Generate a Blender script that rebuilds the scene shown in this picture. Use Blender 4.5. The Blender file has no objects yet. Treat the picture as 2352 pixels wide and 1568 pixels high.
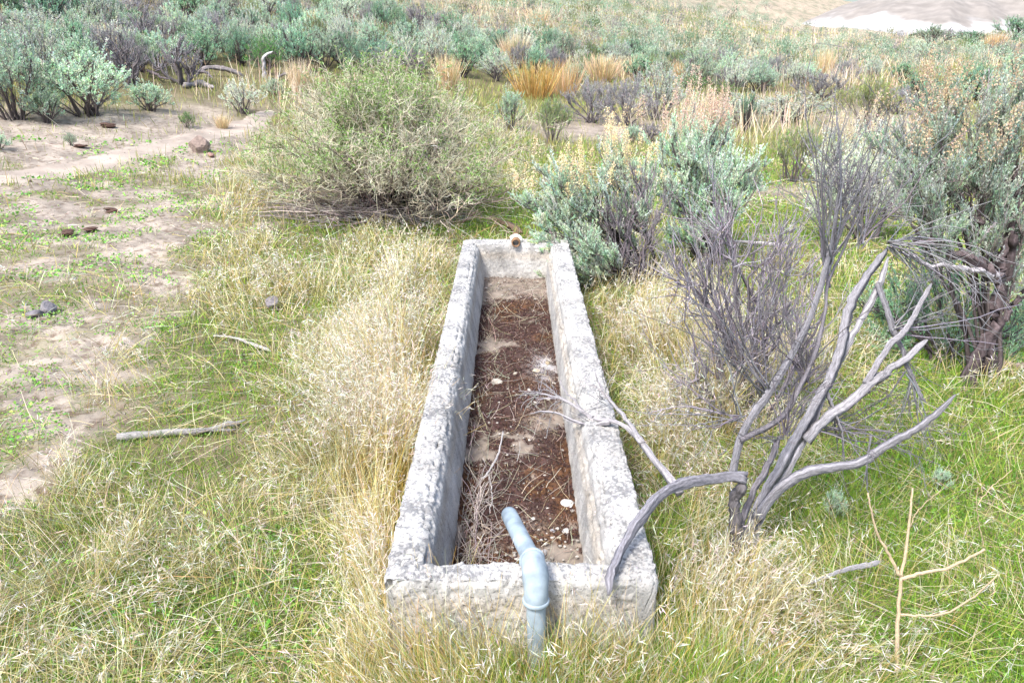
import bpy, math, time
import numpy as np
from mathutils import Vector
T0 = time.time()
sc = bpy.context.scene
C = sc.collection

# ------------------------------------------------------------------ camera, sky, sun, exposure
PITCH = math.radians(21.6)
CAM_Z = 1.81
FPX = 1777.0                      # focal length in units of a 2352 px wide picture
cam_d = bpy.data.cameras.new('camera')
cam_d.sensor_width = 36.0
cam_d.lens = 36.0 * FPX / 2352.0
cam_d.clip_start = 0.05
cam_d.clip_end = 3000
cam = bpy.data.objects.new('camera', cam_d)
cam.location = (0, 0, CAM_Z)
cam.rotation_euler = (math.pi / 2 - PITCH, 0, 0)
C.objects.link(cam)
sc.camera = cam

SUN_ELEV, SUN_AZ = math.radians(56), math.radians(215)     # azimuth clockwise from +Y: behind and to the left
w = bpy.data.worlds.new('World')
sc.world = w
w.use_nodes = True
nt = w.node_tree
sky = nt.nodes.new('ShaderNodeTexSky')
sky.sky_type = 'NISHITA'
sky.sun_disc = False
sky.sun_elevation = SUN_ELEV
sky.sun_rotation = SUN_AZ
sky.dust_density = 3.0
nt.links.new(sky.outputs[0], nt.nodes['Background'].inputs[0])
nt.nodes['Background'].inputs[1].default_value = 0.15
sl = bpy.data.lights.new('sun', 'SUN')
sl.energy = 2.4
sl.angle = math.radians(14)
sl.color = (1.0, 0.965, 0.92)
so = bpy.data.objects.new('sun', sl)
sd = Vector((math.sin(SUN_AZ) * math.cos(SUN_ELEV), math.cos(SUN_AZ) * math.cos(SUN_ELEV), math.sin(SUN_ELEV)))
so.rotation_euler = sd.to_track_quat('Z', 'Y').to_euler()
so.location = (0, 0, 30)
C.objects.link(so)
sc.view_settings.view_transform = 'Standard'
sc.view_settings.look = 'None'
sc.view_settings.gamma = 1
sc.view_settings.exposure = 1.42
sc.cycles.max_bounces = 10
sc.cycles.diffuse_bounces = 6
sc.cycles.transparent_max_bounces = 4

# ------------------------------------------------------------------ small maths
R = np.random.default_rng(7)
sp, cp = math.sin(PITCH), math.cos(PITCH)

def ray(px, py):
    x = (px - 1176) / FPX; v = (784 - py) / FPX
    return np.array([x, v * sp + cp, v * cp - sp])

def at(px, py, Y):
    d = ray(px, py); t = Y / d[1]
    return np.array([d[0] * t, Y, CAM_Z + d[2] * t])

def proj(x, y, z):
    zz = z - CAM_Z
    dep = np.maximum(y * cp - zz * sp, 0.05); up = y * sp + zz * cp
    return 1176 + FPX * x / dep, 784 - FPX * up / dep

def sstep(a, b, x):
    t = np.clip((x - a) / (b - a), 0, 1)
    return t * t * (3 - 2 * t)

def _hash(ix, iy, seed):
    h = (ix.astype(np.int64) * 374761393 + iy.astype(np.int64) * 668265263 + seed * 974634777) & 0x7fffffff
    h = ((h ^ (h >> 13)) * 1274126177) & 0x7fffffff
    return ((h ^ (h >> 16)) & 0xffff) / 65535.0

def vnoise(x, y, seed=0):
    ix = np.floor(x); iy = np.floor(y); fx = x - ix; fy = y - iy
    fx = fx * fx * (3 - 2 * fx); fy = fy * fy * (3 - 2 * fy)
    a = _hash(ix, iy, seed); b = _hash(ix + 1, iy, seed); c = _hash(ix, iy + 1, seed); d = _hash(ix + 1, iy + 1, seed)
    return (a + (b - a) * fx) * (1 - fy) + (c + (d - c) * fx) * fy

def fbm(x, y, seed=0, octv=4):
    x = np.asarray(x, float); y = np.asarray(y, float)
    s = 0; a = 0.5; t = 0
    for k in range(octv):
        s = s + a * vnoise(x, y, seed + k * 17); t += a; a *= 0.5; x = x * 2.03 + 11.3; y = y * 2.03 + 5.7
    return s / t

def norm(v):
    return v / np.maximum(np.linalg.norm(v, axis=-1, keepdims=True), 1e-9)

# ------------------------------------------------------------------ terrain
AZ = [-180, -40, -30, -10, 0, 10, 19, 30, 40, 180]
SL = [.02, .19, .17, .15, .12, .080, .034, .022, .022, .02]
R0 = [20, 11, 12, 17, 21, 24, 25, 22, 22, 20]
SL2 = [.01, .12, .12, .10, .09, .09, .06, .004, .004, .01]

def height(x, y):
    x = np.asarray(x, float); y = np.asarray(y, float)
    r = np.hypot(x, y); az = np.degrees(np.arctan2(x, y))
    s = np.interp(az, AZ, SL); r0 = np.interp(az, AZ, R0); s2 = np.interp(az, AZ, SL2)
    d = np.minimum(r, 75) - r0
    soft = np.where(d > 12, d, 3.0 * np.log1p(np.exp(np.clip(d / 3.0, -20, 4)))) 
    h = s * soft + s2 * np.maximum(r - 75, 0)
    h = h + (fbm(x * .12, y * .12, 3, 3) - .5) * .9 * sstep(10, 45, r)
    h = h + (fbm(x * .9, y * .9, 5, 3) - .5) * .10 * sstep(1.0, 7, r)
    return h

def hz(x, y):
    return float(height(np.array([x]), np.array([y]))[0])

def on_ground(px, py):
    """world point where the sight line of a photo position meets the terrain"""
    d = ray(px, py)
    Y = 1.0; prev = Y
    while Y < 400:
        t = Y / d[1]; z = CAM_Z + d[2] * t
        if z <= hz(d[0] * t, Y): break
        prev = Y; Y *= 1.02
    lo, hi = prev, Y
    for _ in range(12):
        m = .5 * (lo + hi); t = m / d[1]
        if CAM_Z + d[2] * t <= hz(d[0] * t, m): hi = m
        else: lo = m
    t = hi / d[1]
    return np.array([d[0] * t, hi, hz(d[0] * t, hi)])

# ------------------------------------------------------------------ mesh building
class Geo:
    def __init__(s):
        s.v = []; s.q = []; s.t = []; s.c = []; s.g = []; s.n = 0
    def add(s, v, q=None, t=None, col=(.5, .5, .5), gr=None):
        v = np.asarray(v, np.float32).reshape(-1, 3)
        s.g.append(v * 20 if gr is None else np.asarray(gr, np.float32).reshape(-1, 3))
        s.v.append(v)
        if q is not None and len(q): s.q.append(np.asarray(q, np.int64).reshape(-1, 4) + s.n)
        if t is not None and len(t): s.t.append(np.asarray(t, np.int64).reshape(-1, 3) + s.n)
        c = np.asarray(col, np.float32)
        if c.ndim == 1: c = np.broadcast_to(c, (len(v), 3))
        s.c.append(c.reshape(-1, 3))
        s.n += len(v)
    def join(s, o, M=None, off=None):
        if not o.n: return
        v, q, t, c = o.arrays()
        if M is not None: v = v @ M.T
        if off is not None: v = v + off
        s.add(v, q, t, c)
    def arrays(s):
        v = np.concatenate(s.v); c = np.concatenate(s.c)
        q = np.concatenate(s.q) if s.q else np.zeros((0, 4), np.int64)
        t = np.concatenate(s.t) if s.t else np.zeros((0, 3), np.int64)
        return v, q, t, c
    def mesh(s, name, mat, smooth=True):
        v, q, t, c = s.arrays()
        me = bpy.data.meshes.new(name)
        me.vertices.add(len(v)); me.vertices.foreach_set('co', v.astype(np.float32).ravel())
        li = np.concatenate([q.ravel(), t.ravel()]).astype(np.int32)
        me.loops.add(len(li)); me.loops.foreach_set('vertex_index', li)
        nq, ntr = len(q), len(t)
        me.polygons.add(nq + ntr)
        ls = np.concatenate([np.arange(nq) * 4, nq * 4 + np.arange(ntr) * 3]).astype(np.int32)
        me.polygons.foreach_set('loop_start', ls)
        me.polygons.foreach_set('use_smooth', np.full(nq + ntr, smooth))
        me.update(calc_edges=True)
        a = me.attributes.new('col', 'FLOAT_COLOR', 'POINT')
        cc = np.ones((len(v), 4), np.float32); cc[:, :3] = np.clip(c, 0, 1)
        a.data.foreach_set('color', cc.ravel())
        if mat.name.startswith(('weathered_wood', 'dark_bark')):
            ga = me.attributes.new('grain', 'FLOAT_VECTOR', 'POINT'); ga.data.foreach_set('vector', np.concatenate(s.g).astype(np.float32).ravel())
        me.materials.append(mat)
        return me
    def build(s, name, mat, parent=None, smooth=True):
        o = bpy.data.objects.new(name, s.mesh(name, mat, smooth))
        C.objects.link(o)
        if parent is not None: o.parent = parent
        return o

def tag(o, label=None, cat=None, group=None, kind=None):
    if label: o['label'] = label
    if cat: o['category'] = cat
    if group: o['group'] = group
    if kind: o['kind'] = kind
    return o

def thing(name, loc, label, cat, group=None, rz=0, sc_=1.0):
    o = bpy.data.objects.new(name, None)
    o.empty_display_size = .1
    o.location = [float(q) for q in loc]; o.rotation_euler = (0, 0, rz)
    o.scale = (sc_, sc_, sc_) if np.isscalar(sc_) else sc_
    C.objects.link(o)
    return tag(o, label, cat, group)

def copy_tree(o, parent=None):
    c = o.copy(); C.objects.link(c)
    if parent is not None: c.parent = parent
    for ch in list(o.children): copy_tree(ch, c)
    return c

def grow(start, d, length, K, wig, up=0.0, r=R):
    N = len(start); d = norm(np.asarray(d, float)); P = np.zeros((N, K, 3)); P[:, 0] = start
    step = (np.asarray(length, float) / (K - 1)).reshape(-1, 1) * np.ones((N, 1))
    for k in range(1, K):
        d = norm(d + r.normal(0, wig, (N, 3)) + np.array([0, 0, up]))
        P[:, k] = P[:, k - 1] + d * step
    return P

def tubes(g, P, r0, r1, S=4, col=(.3, .3, .3), flute=0.0, colvar=.15, r=R, cap=False, rad=None):
    P = np.asarray(P, float)
    N, K, _ = P.shape
    T = np.zeros_like(P)
    T[:, 1:-1] = P[:, 2:] - P[:, :-2]; T[:, 0] = P[:, 1] - P[:, 0]; T[:, -1] = P[:, -1] - P[:, -2]
    T = norm(T)
    ref = norm(r.normal(0, 1, (N, 1, 3)) + np.array([0.3, 0.2, 0]))
    U = norm(np.cross(T, np.broadcast_to(ref, T.shape))); V = np.cross(T, U)
    a = np.arange(S) / S * 2 * np.pi
    if rad is None:
        r0 = np.asarray(r0, float).reshape(-1, 1) * np.ones((N, 1)); r1 = np.asarray(r1, float).reshape(-1, 1) * np.ones((N, 1))
        tt = np.linspace(0, 1, K)[None]
        rad = r0 + (r1 - r0) * tt
    rr = rad[:, :, None] * np.ones((1, 1, S))
    if flute > 0:
        rr = rr * (1 + flute * r.normal(0, 1, (N, 1, S)) + flute * .5 * r.normal(0, 1, (N, K, S)))
    V3 = P[:, :, None] + U[:, :, None] * (np.cos(a)[None, None, :, None] * rr[..., None]) + V[:, :, None] * (np.sin(a)[None, None, :, None] * rr[..., None])
    idx = np.arange(N * K * S).reshape(N, K, S)
    A = idx[:, :-1]; B = idx[:, 1:]
    q = np.stack([A, np.roll(A, -1, 2), np.roll(B, -1, 2), B], -1).reshape(-1, 4)
    col = np.asarray(col, float)
    if col.ndim == 1: col = np.broadcast_to(col, (N, 3))
    cc = col[:, None, None, :] * (1 + colvar * r.normal(0, 1, (N, 1, S, 1)) + colvar * .4 * r.normal(0, 1, (N, K, S, 1)))
    vv = V3.reshape(-1, 3); c2 = np.clip(cc, 0.01, 1).reshape(-1, 3)
    t = []
    if cap:
        ends = np.concatenate([P[:, 0], P[:, -1]]); base = len(vv)
        vv = np.concatenate([vv, ends]); c2 = np.concatenate([c2, np.concatenate([col, col]) * .8])
        for n in range(N):
            for s_ in range(S):
                t.append((idx[n, 0, (s_ + 1) % S], idx[n, 0, s_], base + n))
                t.append((idx[n, -1, s_], idx[n, -1, (s_ + 1) % S], base + N + n))
    sl_ = np.concatenate([np.zeros((N, 1)), np.cumsum(np.linalg.norm(P[:, 1:] - P[:, :-1], axis=2), 1)], 1) / np.maximum(rad.mean(1, keepdims=True) * 9, 1e-4)
    gr = np.zeros((N, K, S, 3)); gr[..., 0] = np.cos(a)[None, None]; gr[..., 1] = np.sin(a)[None, None]; gr[..., 2] = sl_[:, :, None]
    gr = (gr + r.uniform(0, 50, (N, 1, 1, 3))).reshape(-1, 3)
    if cap: gr = np.concatenate([gr, np.zeros((2 * N, 3))])
    g.add(vv, q, t, c2, gr)

def leaves(g, pos, d, ln, wd, col, r=R):
    """one folded diamond per leaf"""
    N = len(pos); d = norm(d)
    s = norm(np.cross(d, r.normal(0, 1, (N, 3))))
    n = np.cross(d, s)
    ln = (np.asarray(ln, float) * np.ones(N))[:, None]; wd = (np.asarray(wd, float) * np.ones(N))[:, None]
    v = np.stack([pos, pos + d * ln * .5 + s * wd * .5 + n * wd * .15, pos + d * ln, pos + d * ln * .5 - s * wd * .5 + n * wd * .15], 1)
    g.add(v, np.arange(N * 4).reshape(N, 4), None, np.repeat(col, 4, 0))

def blades(g, base, d, ln, wd, col, K=4, droop=.25, wig=.08, tipw=.15, tipcol=None, r=R):
    N = len(base)
    P = grow(base, d, ln, K, wig, -droop, r)
    T = norm(P[:, -1] - P[:, 0])
    s = norm(np.cross(T, r.normal(0, 1, (N, 3)) * np.array([1, 1, .4])))
    wdt = (np.asarray(wd, float) * np.ones(N))[:, None] * np.interp(np.linspace(0, 1, K), [0, .4, 1], [.8, 1, tipw])[None]
    v = np.stack([P - s[:, None] * wdt[..., None] * .5, P + s[:, None] * wdt[..., None] * .5], 2)
    idx = np.arange(N * K * 2).reshape(N, K, 2)
    q = np.stack([idx[:, :-1, 0], idx[:, :-1, 1], idx[:, 1:, 1], idx[:, 1:, 0]], -1).reshape(-1, 4)
    c = np.broadcast_to(col[:, None, None, :], (N, K, 2, 3))
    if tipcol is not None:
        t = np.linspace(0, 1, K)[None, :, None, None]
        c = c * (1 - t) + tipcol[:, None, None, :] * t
    g.add(v.reshape(-1, 3), q, None, np.ascontiguousarray(c).reshape(-1, 3))
    return P

def vary(base, N, hv=.10, lv=.18, r=R):
    b = np.asarray(base, float)
    return np.clip(b * (1 + r.normal(0, hv, (N, 3))) * np.exp(r.normal(0, lv, (N, 1))), .01, .95)

def pick(cols, wts, N, r=R, **k):
    cols = np.asarray(cols, float); i = r.choice(len(cols), N, p=np.asarray(wts) / np.sum(wts))
    return np.clip(cols[i] * (1 + r.normal(0, .08, (N, 3))) * np.exp(r.normal(0, k.get('lv', .18), (N, 1))), .01, .95)

def gnarl(P, rr, r0, wig):
    K = P.shape[1]; k = np.arange(K) / K
    for f, am in ((5, .55), (11, .30)):
        for ax in range(3):
            P[:, :, ax] += am * r0 * (vnoise(k * f + rr.uniform(0, 90), k * 0, int(rr.integers(99))) - .5) * 2 * np.sin(np.pi * np.clip(k * 1.02, 0, 1)) ** .5
    P[:, 1:-1] += rr.normal(0, wig * .35, (1, K - 2, 3))
    return P

def worn(r0, r1, K, rr):
    k = np.arange(K) / (K - 1)
    rad = (r0 + (r1 - r0) * k) * (1 + .22 * (vnoise(k * 9 + rr.uniform(0, 50), k * 0, 3) - .5) + .30 * np.clip(vnoise(k * 16 + rr.uniform(0, 50), k * 0, 4) - .72, 0, 1) * 3)
    rad[-3:] *= [.85, .6, .25]
    return rad[None]

def spline(pts, K):
    """Catmull-Rom through the points, K samples"""
    p = np.asarray(pts, float); n = len(p)
    p = np.concatenate([[2 * p[0] - p[1]], p, [2 * p[-1] - p[-2]]])
    out = []
    for u in np.linspace(0, n - 1 - 1e-6, K):
        i = int(u); f = u - i; a, b, c, d = p[i], p[i + 1], p[i + 2], p[i + 3]
        out.append(.5 * ((2 * b) + (-a + c) * f + (2 * a - 5 * b + 4 * c - d) * f * f + (-a + 3 * b - 3 * c + d) * f ** 3))
    return np.array(out)

# ------------------------------------------------------------------ materials
def mat_new(name):
    m = bpy.data.materials.new(name); m.use_nodes = True
    return m, m.node_tree, m.node_tree.nodes['Principled BSDF']

def N_(ntree, typ, **k):
    n = ntree.nodes.new(typ)
    for a, b in k.items(): setattr(n, a, b)
    return n

def attr_mat(name, rough=.8, transl=0.0, noise=0.0, nscale=40, bump=0.0, objvar=0.0, spec=.2, grain=False):
    m, t, b = mat_new(name)
    at_ = N_(t, 'ShaderNodeAttribute', attribute_name='col')
    c = at_.outputs['Color']
    if noise > 0 or bump > 0:
        tc = N_(t, 'ShaderNodeTexCoord'); nz = N_(t, 'ShaderNodeTexNoise')
        nz.inputs['Scale'].default_value = nscale; nz.inputs['Detail'].default_value = 5
        if grain:
            ag = N_(t, 'ShaderNodeAttribute', attribute_name='grain'); t.links.new(ag.outputs['Vector'], nz.inputs['Vector']); nz.inputs['Detail'].default_value = 7; nz.inputs['Roughness'].default_value = .65
        else: t.links.new(tc.outputs['Object'], nz.inputs['Vector'])
    if noise > 0:
        mr = N_(t, 'ShaderNodeMapRange'); mr.inputs[1].default_value = .3; mr.inputs[2].default_value = .7
        mr.inputs[3].default_value = 1 - noise; mr.inputs[4].default_value = 1 + noise
        t.links.new(nz.outputs['Fac'], mr.inputs[0])
        mx = N_(t, 'ShaderNodeVectorMath', operation='SCALE')
        t.links.new(c, mx.inputs[0]); t.links.new(mr.outputs[0], mx.inputs['Scale']); c = mx.outputs[0]
    if objvar > 0:
        oi = N_(t, 'ShaderNodeObjectInfo'); hs = N_(t, 'ShaderNodeHueSaturation')
        m1 = N_(t, 'ShaderNodeMapRange'); m1.inputs[3].default_value = .5 - objvar * .12; m1.inputs[4].default_value = .5 + objvar * .10
        m2 = N_(t, 'ShaderNodeMapRange'); m2.inputs[3].default_value = 1 - objvar; m2.inputs[4].default_value = 1 + objvar * .8
        wn = N_(t, 'ShaderNodeTexWhiteNoise', noise_dimensions='1D')
        t.links.new(oi.outputs['Random'], m1.inputs[0]); t.links.new(oi.outputs['Random'], wn.inputs['W'])
        t.links.new(wn.outputs['Value'], m2.inputs[0])
        t.links.new(m1.outputs[0], hs.inputs['Hue']); t.links.new(m2.outputs[0], hs.inputs['Value'])
        t.links.new(c, hs.inputs['Color']); c = hs.outputs[0]
    t.links.new(c, b.inputs['Base Color'])
    b.inputs['Roughness'].default_value = rough
    b.inputs['Specular IOR Level'].default_value = spec
    if bump > 0:
        bp = N_(t, 'ShaderNodeBump'); bp.inputs['Strength'].default_value = bump; bp.inputs['Distance'].default_value = .0025 if grain else .01
        t.links.new(nz.outputs['Fac'], bp.inputs['Height']); t.links.new(bp.outputs[0], b.inputs['Normal'])
    if transl > 0:
        tr = N_(t, 'ShaderNodeBsdfTranslucent'); mx = N_(t, 'ShaderNodeMixShader')
        mx.inputs[0].default_value = transl
        t.links.new(c, tr.inputs['Color']); t.links.new(b.outputs[0], mx.inputs[1]); t.links.new(tr.outputs[0], mx.inputs[2])
        t.links.new(mx.outputs[0], t.nodes['Material Output'].inputs['Surface'])
    return m

M_grass = attr_mat('grass_blades', .75, .24)
M_leaf = attr_mat('sage_leaves', .8, .45, objvar=.25)
M_bark = attr_mat('dark_bark', .95, 0, noise=.5, nscale=3.0, bump=.6, objvar=.1, grain=True, spec=.1)
M_wood = attr_mat('weathered_wood', .9, 0, noise=.55, nscale=6.5, bump=1.0, grain=True, spec=.1)
M_stone = attr_mat('stone', .9, 0, noise=.3, nscale=35, bump=.6)
M_moss = attr_mat('moss', .95, .1)
M_hill = attr_mat('clay_hill', .95, 0, noise=.10, nscale=.9, bump=.2)

def speckle_mat(name, dark, light, s1, s2, lo=.38, hi=.52, bump=.6, amt=1.0, aggregate=True, streak=False):
    """attribute colour broken by dark pits and lichen specks"""
    m, t, b = mat_new(name)
    a = N_(t, 'ShaderNodeAttribute', attribute_name='col')
    tc = N_(t, 'ShaderNodeTexCoord'); mp = N_(t, 'ShaderNodeMapping')
    if streak: mp.inputs['Scale'].default_value = (1, 1, .28)
    t.links.new(tc.outputs['Object'], mp.inputs['Vector'])
    n1 = N_(t, 'ShaderNodeTexNoise'); n1.inputs['Scale'].default_value = s1; n1.inputs['Detail'].default_value = 8; n1.inputs['Roughness'].default_value = .7
    n2 = N_(t, 'ShaderNodeTexNoise'); n2.inputs['Scale'].default_value = s2; n2.inputs['Detail'].default_value = 3
    for n in (n1, n2): t.links.new(mp.outputs[0], n.inputs['Vector'])
    r1 = N_(t, 'ShaderNodeMapRange'); r1.inputs[1].default_value = lo; r1.inputs[2].default_value = hi
    t.links.new(n1.outputs['Fac'], r1.inputs[0])
    mix = N_(t, 'ShaderNodeMix', data_type='RGBA'); mix.inputs['A'].default_value = (*dark, 1)
    t.links.new(r1.outputs[0], mix.inputs['Factor']); t.links.new(a.outputs['Color'], mix.inputs['B'])
    r2 = N_(t, 'ShaderNodeMapRange'); r2.inputs[1].default_value = .35; r2.inputs[2].default_value = .65; r2.inputs[3].default_value = .78; r2.inputs[4].default_value = 1.15
    t.links.new(n2.outputs['Fac'], r2.inputs[0])
    sc_ = N_(t, 'ShaderNodeVectorMath', operation='SCALE')
    t.links.new(mix.outputs['Result'], sc_.inputs[0]); t.links.new(r2.outputs[0], sc_.inputs['Scale'])
    out = sc_.outputs[0]
    if aggregate:
        vo = N_(t, 'ShaderNodeTexVoronoi'); vo.inputs['Scale'].default_value = 75
        t.links.new(tc.outputs['Object'], vo.inputs['Vector'])
        rr = N_(t, 'ShaderNodeMapRange'); rr.inputs[1].default_value = .16; rr.inputs[2].default_value = .22; rr.inputs[3].default_value = .55; rr.inputs[4].default_value = 0
        t.links.new(vo.outputs['Distance'], rr.inputs[0])
        m3 = N_(t, 'ShaderNodeMix', data_type='RGBA'); hs = N_(t, 'ShaderNodeHueSaturation'); hs.inputs['Saturation'].default_value = .22; hs.inputs['Value'].default_value = .55
        t.links.new(vo.outputs['Color'], hs.inputs['Color'])
        t.links.new(rr.outputs[0], m3.inputs['Factor']); t.links.new(out, m3.inputs['A']); t.links.new(hs.outputs[0], m3.inputs['B'])
        out = m3.outputs['Result']
    t.links.new(out, b.inputs['Base Color'])
    b.inputs['Roughness'].default_value = .9; b.inputs['Specular IOR Level'].default_value = .15
    bp = N_(t, 'ShaderNodeBump'); bp.inputs['Strength'].default_value = bump; bp.inputs['Distance'].default_value = .008
    t.links.new(n1.outputs['Fac'], bp.inputs['Height']); t.links.new(bp.outputs[0], b.inputs['Normal'])
    return m

M_conc = speckle_mat('rough_concrete', (.15, .145, .145), None, 130, 7, .36, .44, bump=.8)
M_ground = speckle_mat('dry_clay', (.13, .095, .07), None, 14, 2.2, .36, .50, bump=.9, aggregate=False)
M_path = speckle_mat('trodden_clay', (.22, .17, .13), None, 18, 2.5, .30, .44, bump=.7, aggregate=False)

# ------------------------------------------------------------------ masks of the ground cover (a fixed map of the place, written down by photo position)
def G(px, py, cx, cy, sx, sy): return np.exp(-.5 * (((px - cx) / sx) ** 2 + ((py - cy) / sy) ** 2))

BX = [225, 280, 400, 500, 600, 700, 800, 900, 1000, 1200, 1568]
BY = [660, 640, 600, 560, 480, 390, 340, 270, 190, 60, -200]
def bareness(x, y, px, py):
    edge = np.interp(py, BX, BY)
    n = (fbm(x * 1.3, y * 1.3, 21, 4) - .5)
    b = sstep(90, -90, px - edge + n * 420) * sstep(215, 285, py + n * 60)
    b = np.maximum(b, G(px, py, 1380, 300, 140, 22)); b = np.maximum(b, .9 * G(px, py, 2010, 285, 160, 28))
    b = np.maximum(b, .55 * G(px, py, 2180, 1180, 90, 25))
    b = np.maximum(b, .7 * G(px, py, 1800, 440, 110, 25))
    pt = sstep(.50, .62, fbm(x * 1.9 + 3, y * 1.9, 25, 4)); b = b * (1 - .62 * pt * sstep(330, 420, py)); b = b * (1 - .5 * sstep(560, 700, py) * sstep(.42, .55, fbm(x * 3, y * 3, 26, 3)))
    return np.clip(b, 0, 1)

PATH_PX = [(-260, 445), (0, 408), (180, 385), (330, 350), (440, 318), (520, 302), (570, 285), (600, 266), (622, 256)]
PATH = spline([on_ground(a, b) for a, b in PATH_PX], 60)
def path_d(x, y):
    d = np.full(np.shape(x), 1e9)
    for p in PATH[::2]: d = np.minimum(d, np.hypot(x - p[0], y - p[1]))
    return d

TX0, TX1, TY0, TY1, TZ = -.365, .415, 1.77, 5.65, .40
def in_trough(x, y, m=0.0): return (x > TX0 - m) & (x < TX1 + m) & (y > TY0 - m) & (y < TY1 + m)

# ------------------------------------------------------------------ ground
def make_ground():
    az = np.radians(np.concatenate([np.linspace(-180, -46, 30)[:-1], np.linspace(-46, 46, 430), np.linspace(46, 180, 30)[1:]]))
    r = np.concatenate([[0.02, .3, .6], np.linspace(.9, 11, 470), np.geomspace(11.1, 700, 190)])
    A, Rr = np.meshgrid(az, r)
    x = Rr * np.sin(A); y = Rr * np.cos(A)
    z = height(x, y)
    px, py = proj(x, y, z)
    near = sstep(14, 6, Rr)
    bare = bareness(x, y, px, py) * sstep(60, 25, Rr)
    # trodden clods and hoof dents
    n = fbm(x * 7, y * 7, 31, 4)
    z = z + near * (n - .5) * .035 * (.4 + bare) + near * .012 * (vnoise(x * 28, y * 28, 8) - .5) * (.3 + bare)
    z = np.where(in_trough(x, y, -.03), -.05, z)
    n2 = fbm(x * 2.2, y * 2.2, 44, 4)[..., None]; n3 = fbm(x * 9, y * 9, 45, 3)[..., None]; n4 = fbm(x * .25, y * .25, 46, 3)[..., None]
    soil = np.array([.30, .258, .215]) * (.78 + .45 * n2) 
    soil = soil * (1 - .25 * (n3 > .58))
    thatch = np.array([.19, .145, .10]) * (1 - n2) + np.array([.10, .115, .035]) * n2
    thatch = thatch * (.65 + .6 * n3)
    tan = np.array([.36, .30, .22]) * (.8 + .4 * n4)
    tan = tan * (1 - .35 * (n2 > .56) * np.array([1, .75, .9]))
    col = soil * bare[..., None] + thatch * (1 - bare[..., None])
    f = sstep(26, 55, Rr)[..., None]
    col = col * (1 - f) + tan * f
    nr, na = x.shape
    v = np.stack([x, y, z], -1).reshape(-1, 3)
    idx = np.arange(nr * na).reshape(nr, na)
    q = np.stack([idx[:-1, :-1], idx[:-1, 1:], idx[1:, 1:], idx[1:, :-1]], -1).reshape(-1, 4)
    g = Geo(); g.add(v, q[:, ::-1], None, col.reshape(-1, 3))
    return tag(g.build('ground', M_ground), kind='structure')
make_ground()

def make_path():
    K = len(PATH); W = 21
    T = norm(np.gradient(PATH, axis=0)); S_ = np.stack([T[:, 1], -T[:, 0], 0 * T[:, 0]], -1)
    P = spline(PATH, 260); K = len(P)
    T = norm(np.gradient(P, axis=0)); S_ = np.stack([T[:, 1], -T[:, 0], 0 * T[:, 0]], -1)
    u = np.linspace(-1, 1, W)
    k = np.arange(K)
    wl = (.26 - .20 * sstep(190, 258, k)) + .10 * vnoise(k * .12, k * 0, 3) + .06 * vnoise(k * .7, k * 0, 4); wr = (.26 - .20 * sstep(190, 258, k)) + .10 * vnoise(k * .12, k * 0 + 9, 5) + .06 * vnoise(k * .7, k * 0, 6)
    off = np.where(u[None] < 0, u[None] * wl[:, None], u[None] * wr[:, None])
    X = P[:, None, :2] + S_[:, None, :2] * off[..., None]
    zz = height(X[..., 0], X[..., 1]) + .02 - .03 * np.abs(u)[None] ** 4 - .012 * (1 - u[None] ** 2)
    zz = zz + .012 * (fbm(X[..., 0] * 8, X[..., 1] * 8, 31, 3) - .5)
    v = np.concatenate([X, zz[..., None]], -1).reshape(-1, 3)
    idx = np.arange(K * W).reshape(K, W)
    q = np.stack([idx[:-1, :-1], idx[:-1, 1:], idx[1:, 1:], idx[1:, :-1]], -1).reshape(-1, 4)
    n = fbm(v[:, 0] * 3, v[:, 1] * 3, 71, 4)[:, None]
    g = Geo(); g.add(v, q, None, np.array([.32, .272, .228]) * (.8 + .4 * n))
    return tag(g.build('path', M_path), kind='structure')
make_path()

# ------------------------------------------------------------------ hills
def make_dome():
    a = math.radians(27.0); cx, cy = 112 * math.sin(a), 112 * math.cos(a)
    n = 220
    u, v = np.meshgrid(np.linspace(-1, 1, n), np.linspace(-1, 1, n))
    rx, ry = 20.5, 26.0
    rt = np.array([math.cos(a), -math.sin(a)]); fw = np.array([math.sin(a), math.cos(a)])
    X = cx + rt[0] * u * rx + fw[0] * v * ry; Y = cy + rt[1] * u * rx + fw[1] * v * ry
    ang = np.arctan2(v, u); wob = 1 + .10 * np.sin(ang * 3 + 1) + .05 * np.sin(ang * 7) + .02 * np.sin(ang * 15)
    d = np.sqrt(u * u + v * v) / wob
    H = 6.5 * np.clip(1 - d ** 1.75, -.25, 1)
    H = H - .34 * np.abs(np.sin(ang * 9 + 3 * fbm(u * 3, v * 3, 5, 3))) * sstep(.15, .7, d) * sstep(1.05, .8, d)
    H = H + .5 * (fbm(u * 4, v * 4, 9, 4) - .5)
    Z = 1.0 + H
    hh = H
    n1 = fbm(X * .35, Y * .35, 13, 4); n2 = fbm(X * 1.6, Y * 1.6, 14, 3)
    strata = .5 + .5 * np.sin(hh * 5.0 + n1 * 5)
    white = sstep(2.5, 1.7, hh + (n1 - .5) * 2.6 + u * 1.2)
    # erosion streaks of white clay
    tanc = np.array([.225, .205, .185]); wc = np.array([.38, .375, .37])
    col = tanc * (1 - white[..., None]) + wc * white[..., None]
    col = col * (1 - .10 * (strata[..., None] > .86)) * (.80 + .36 * n2[..., None])
    idx = np.arange(n * n).reshape(n, n)
    q = np.stack([idx[:-1, :-1], idx[:-1, 1:], idx[1:, 1:], idx[1:, :-1]], -1).reshape(-1, 4)
    g = Geo(); g.add(np.stack([X, Y, Z], -1).reshape(-1, 3), q, None, col.reshape(-1, 3))
    tag(g.build('clay_hill', M_hill), kind='structure')
make_dome()

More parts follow.
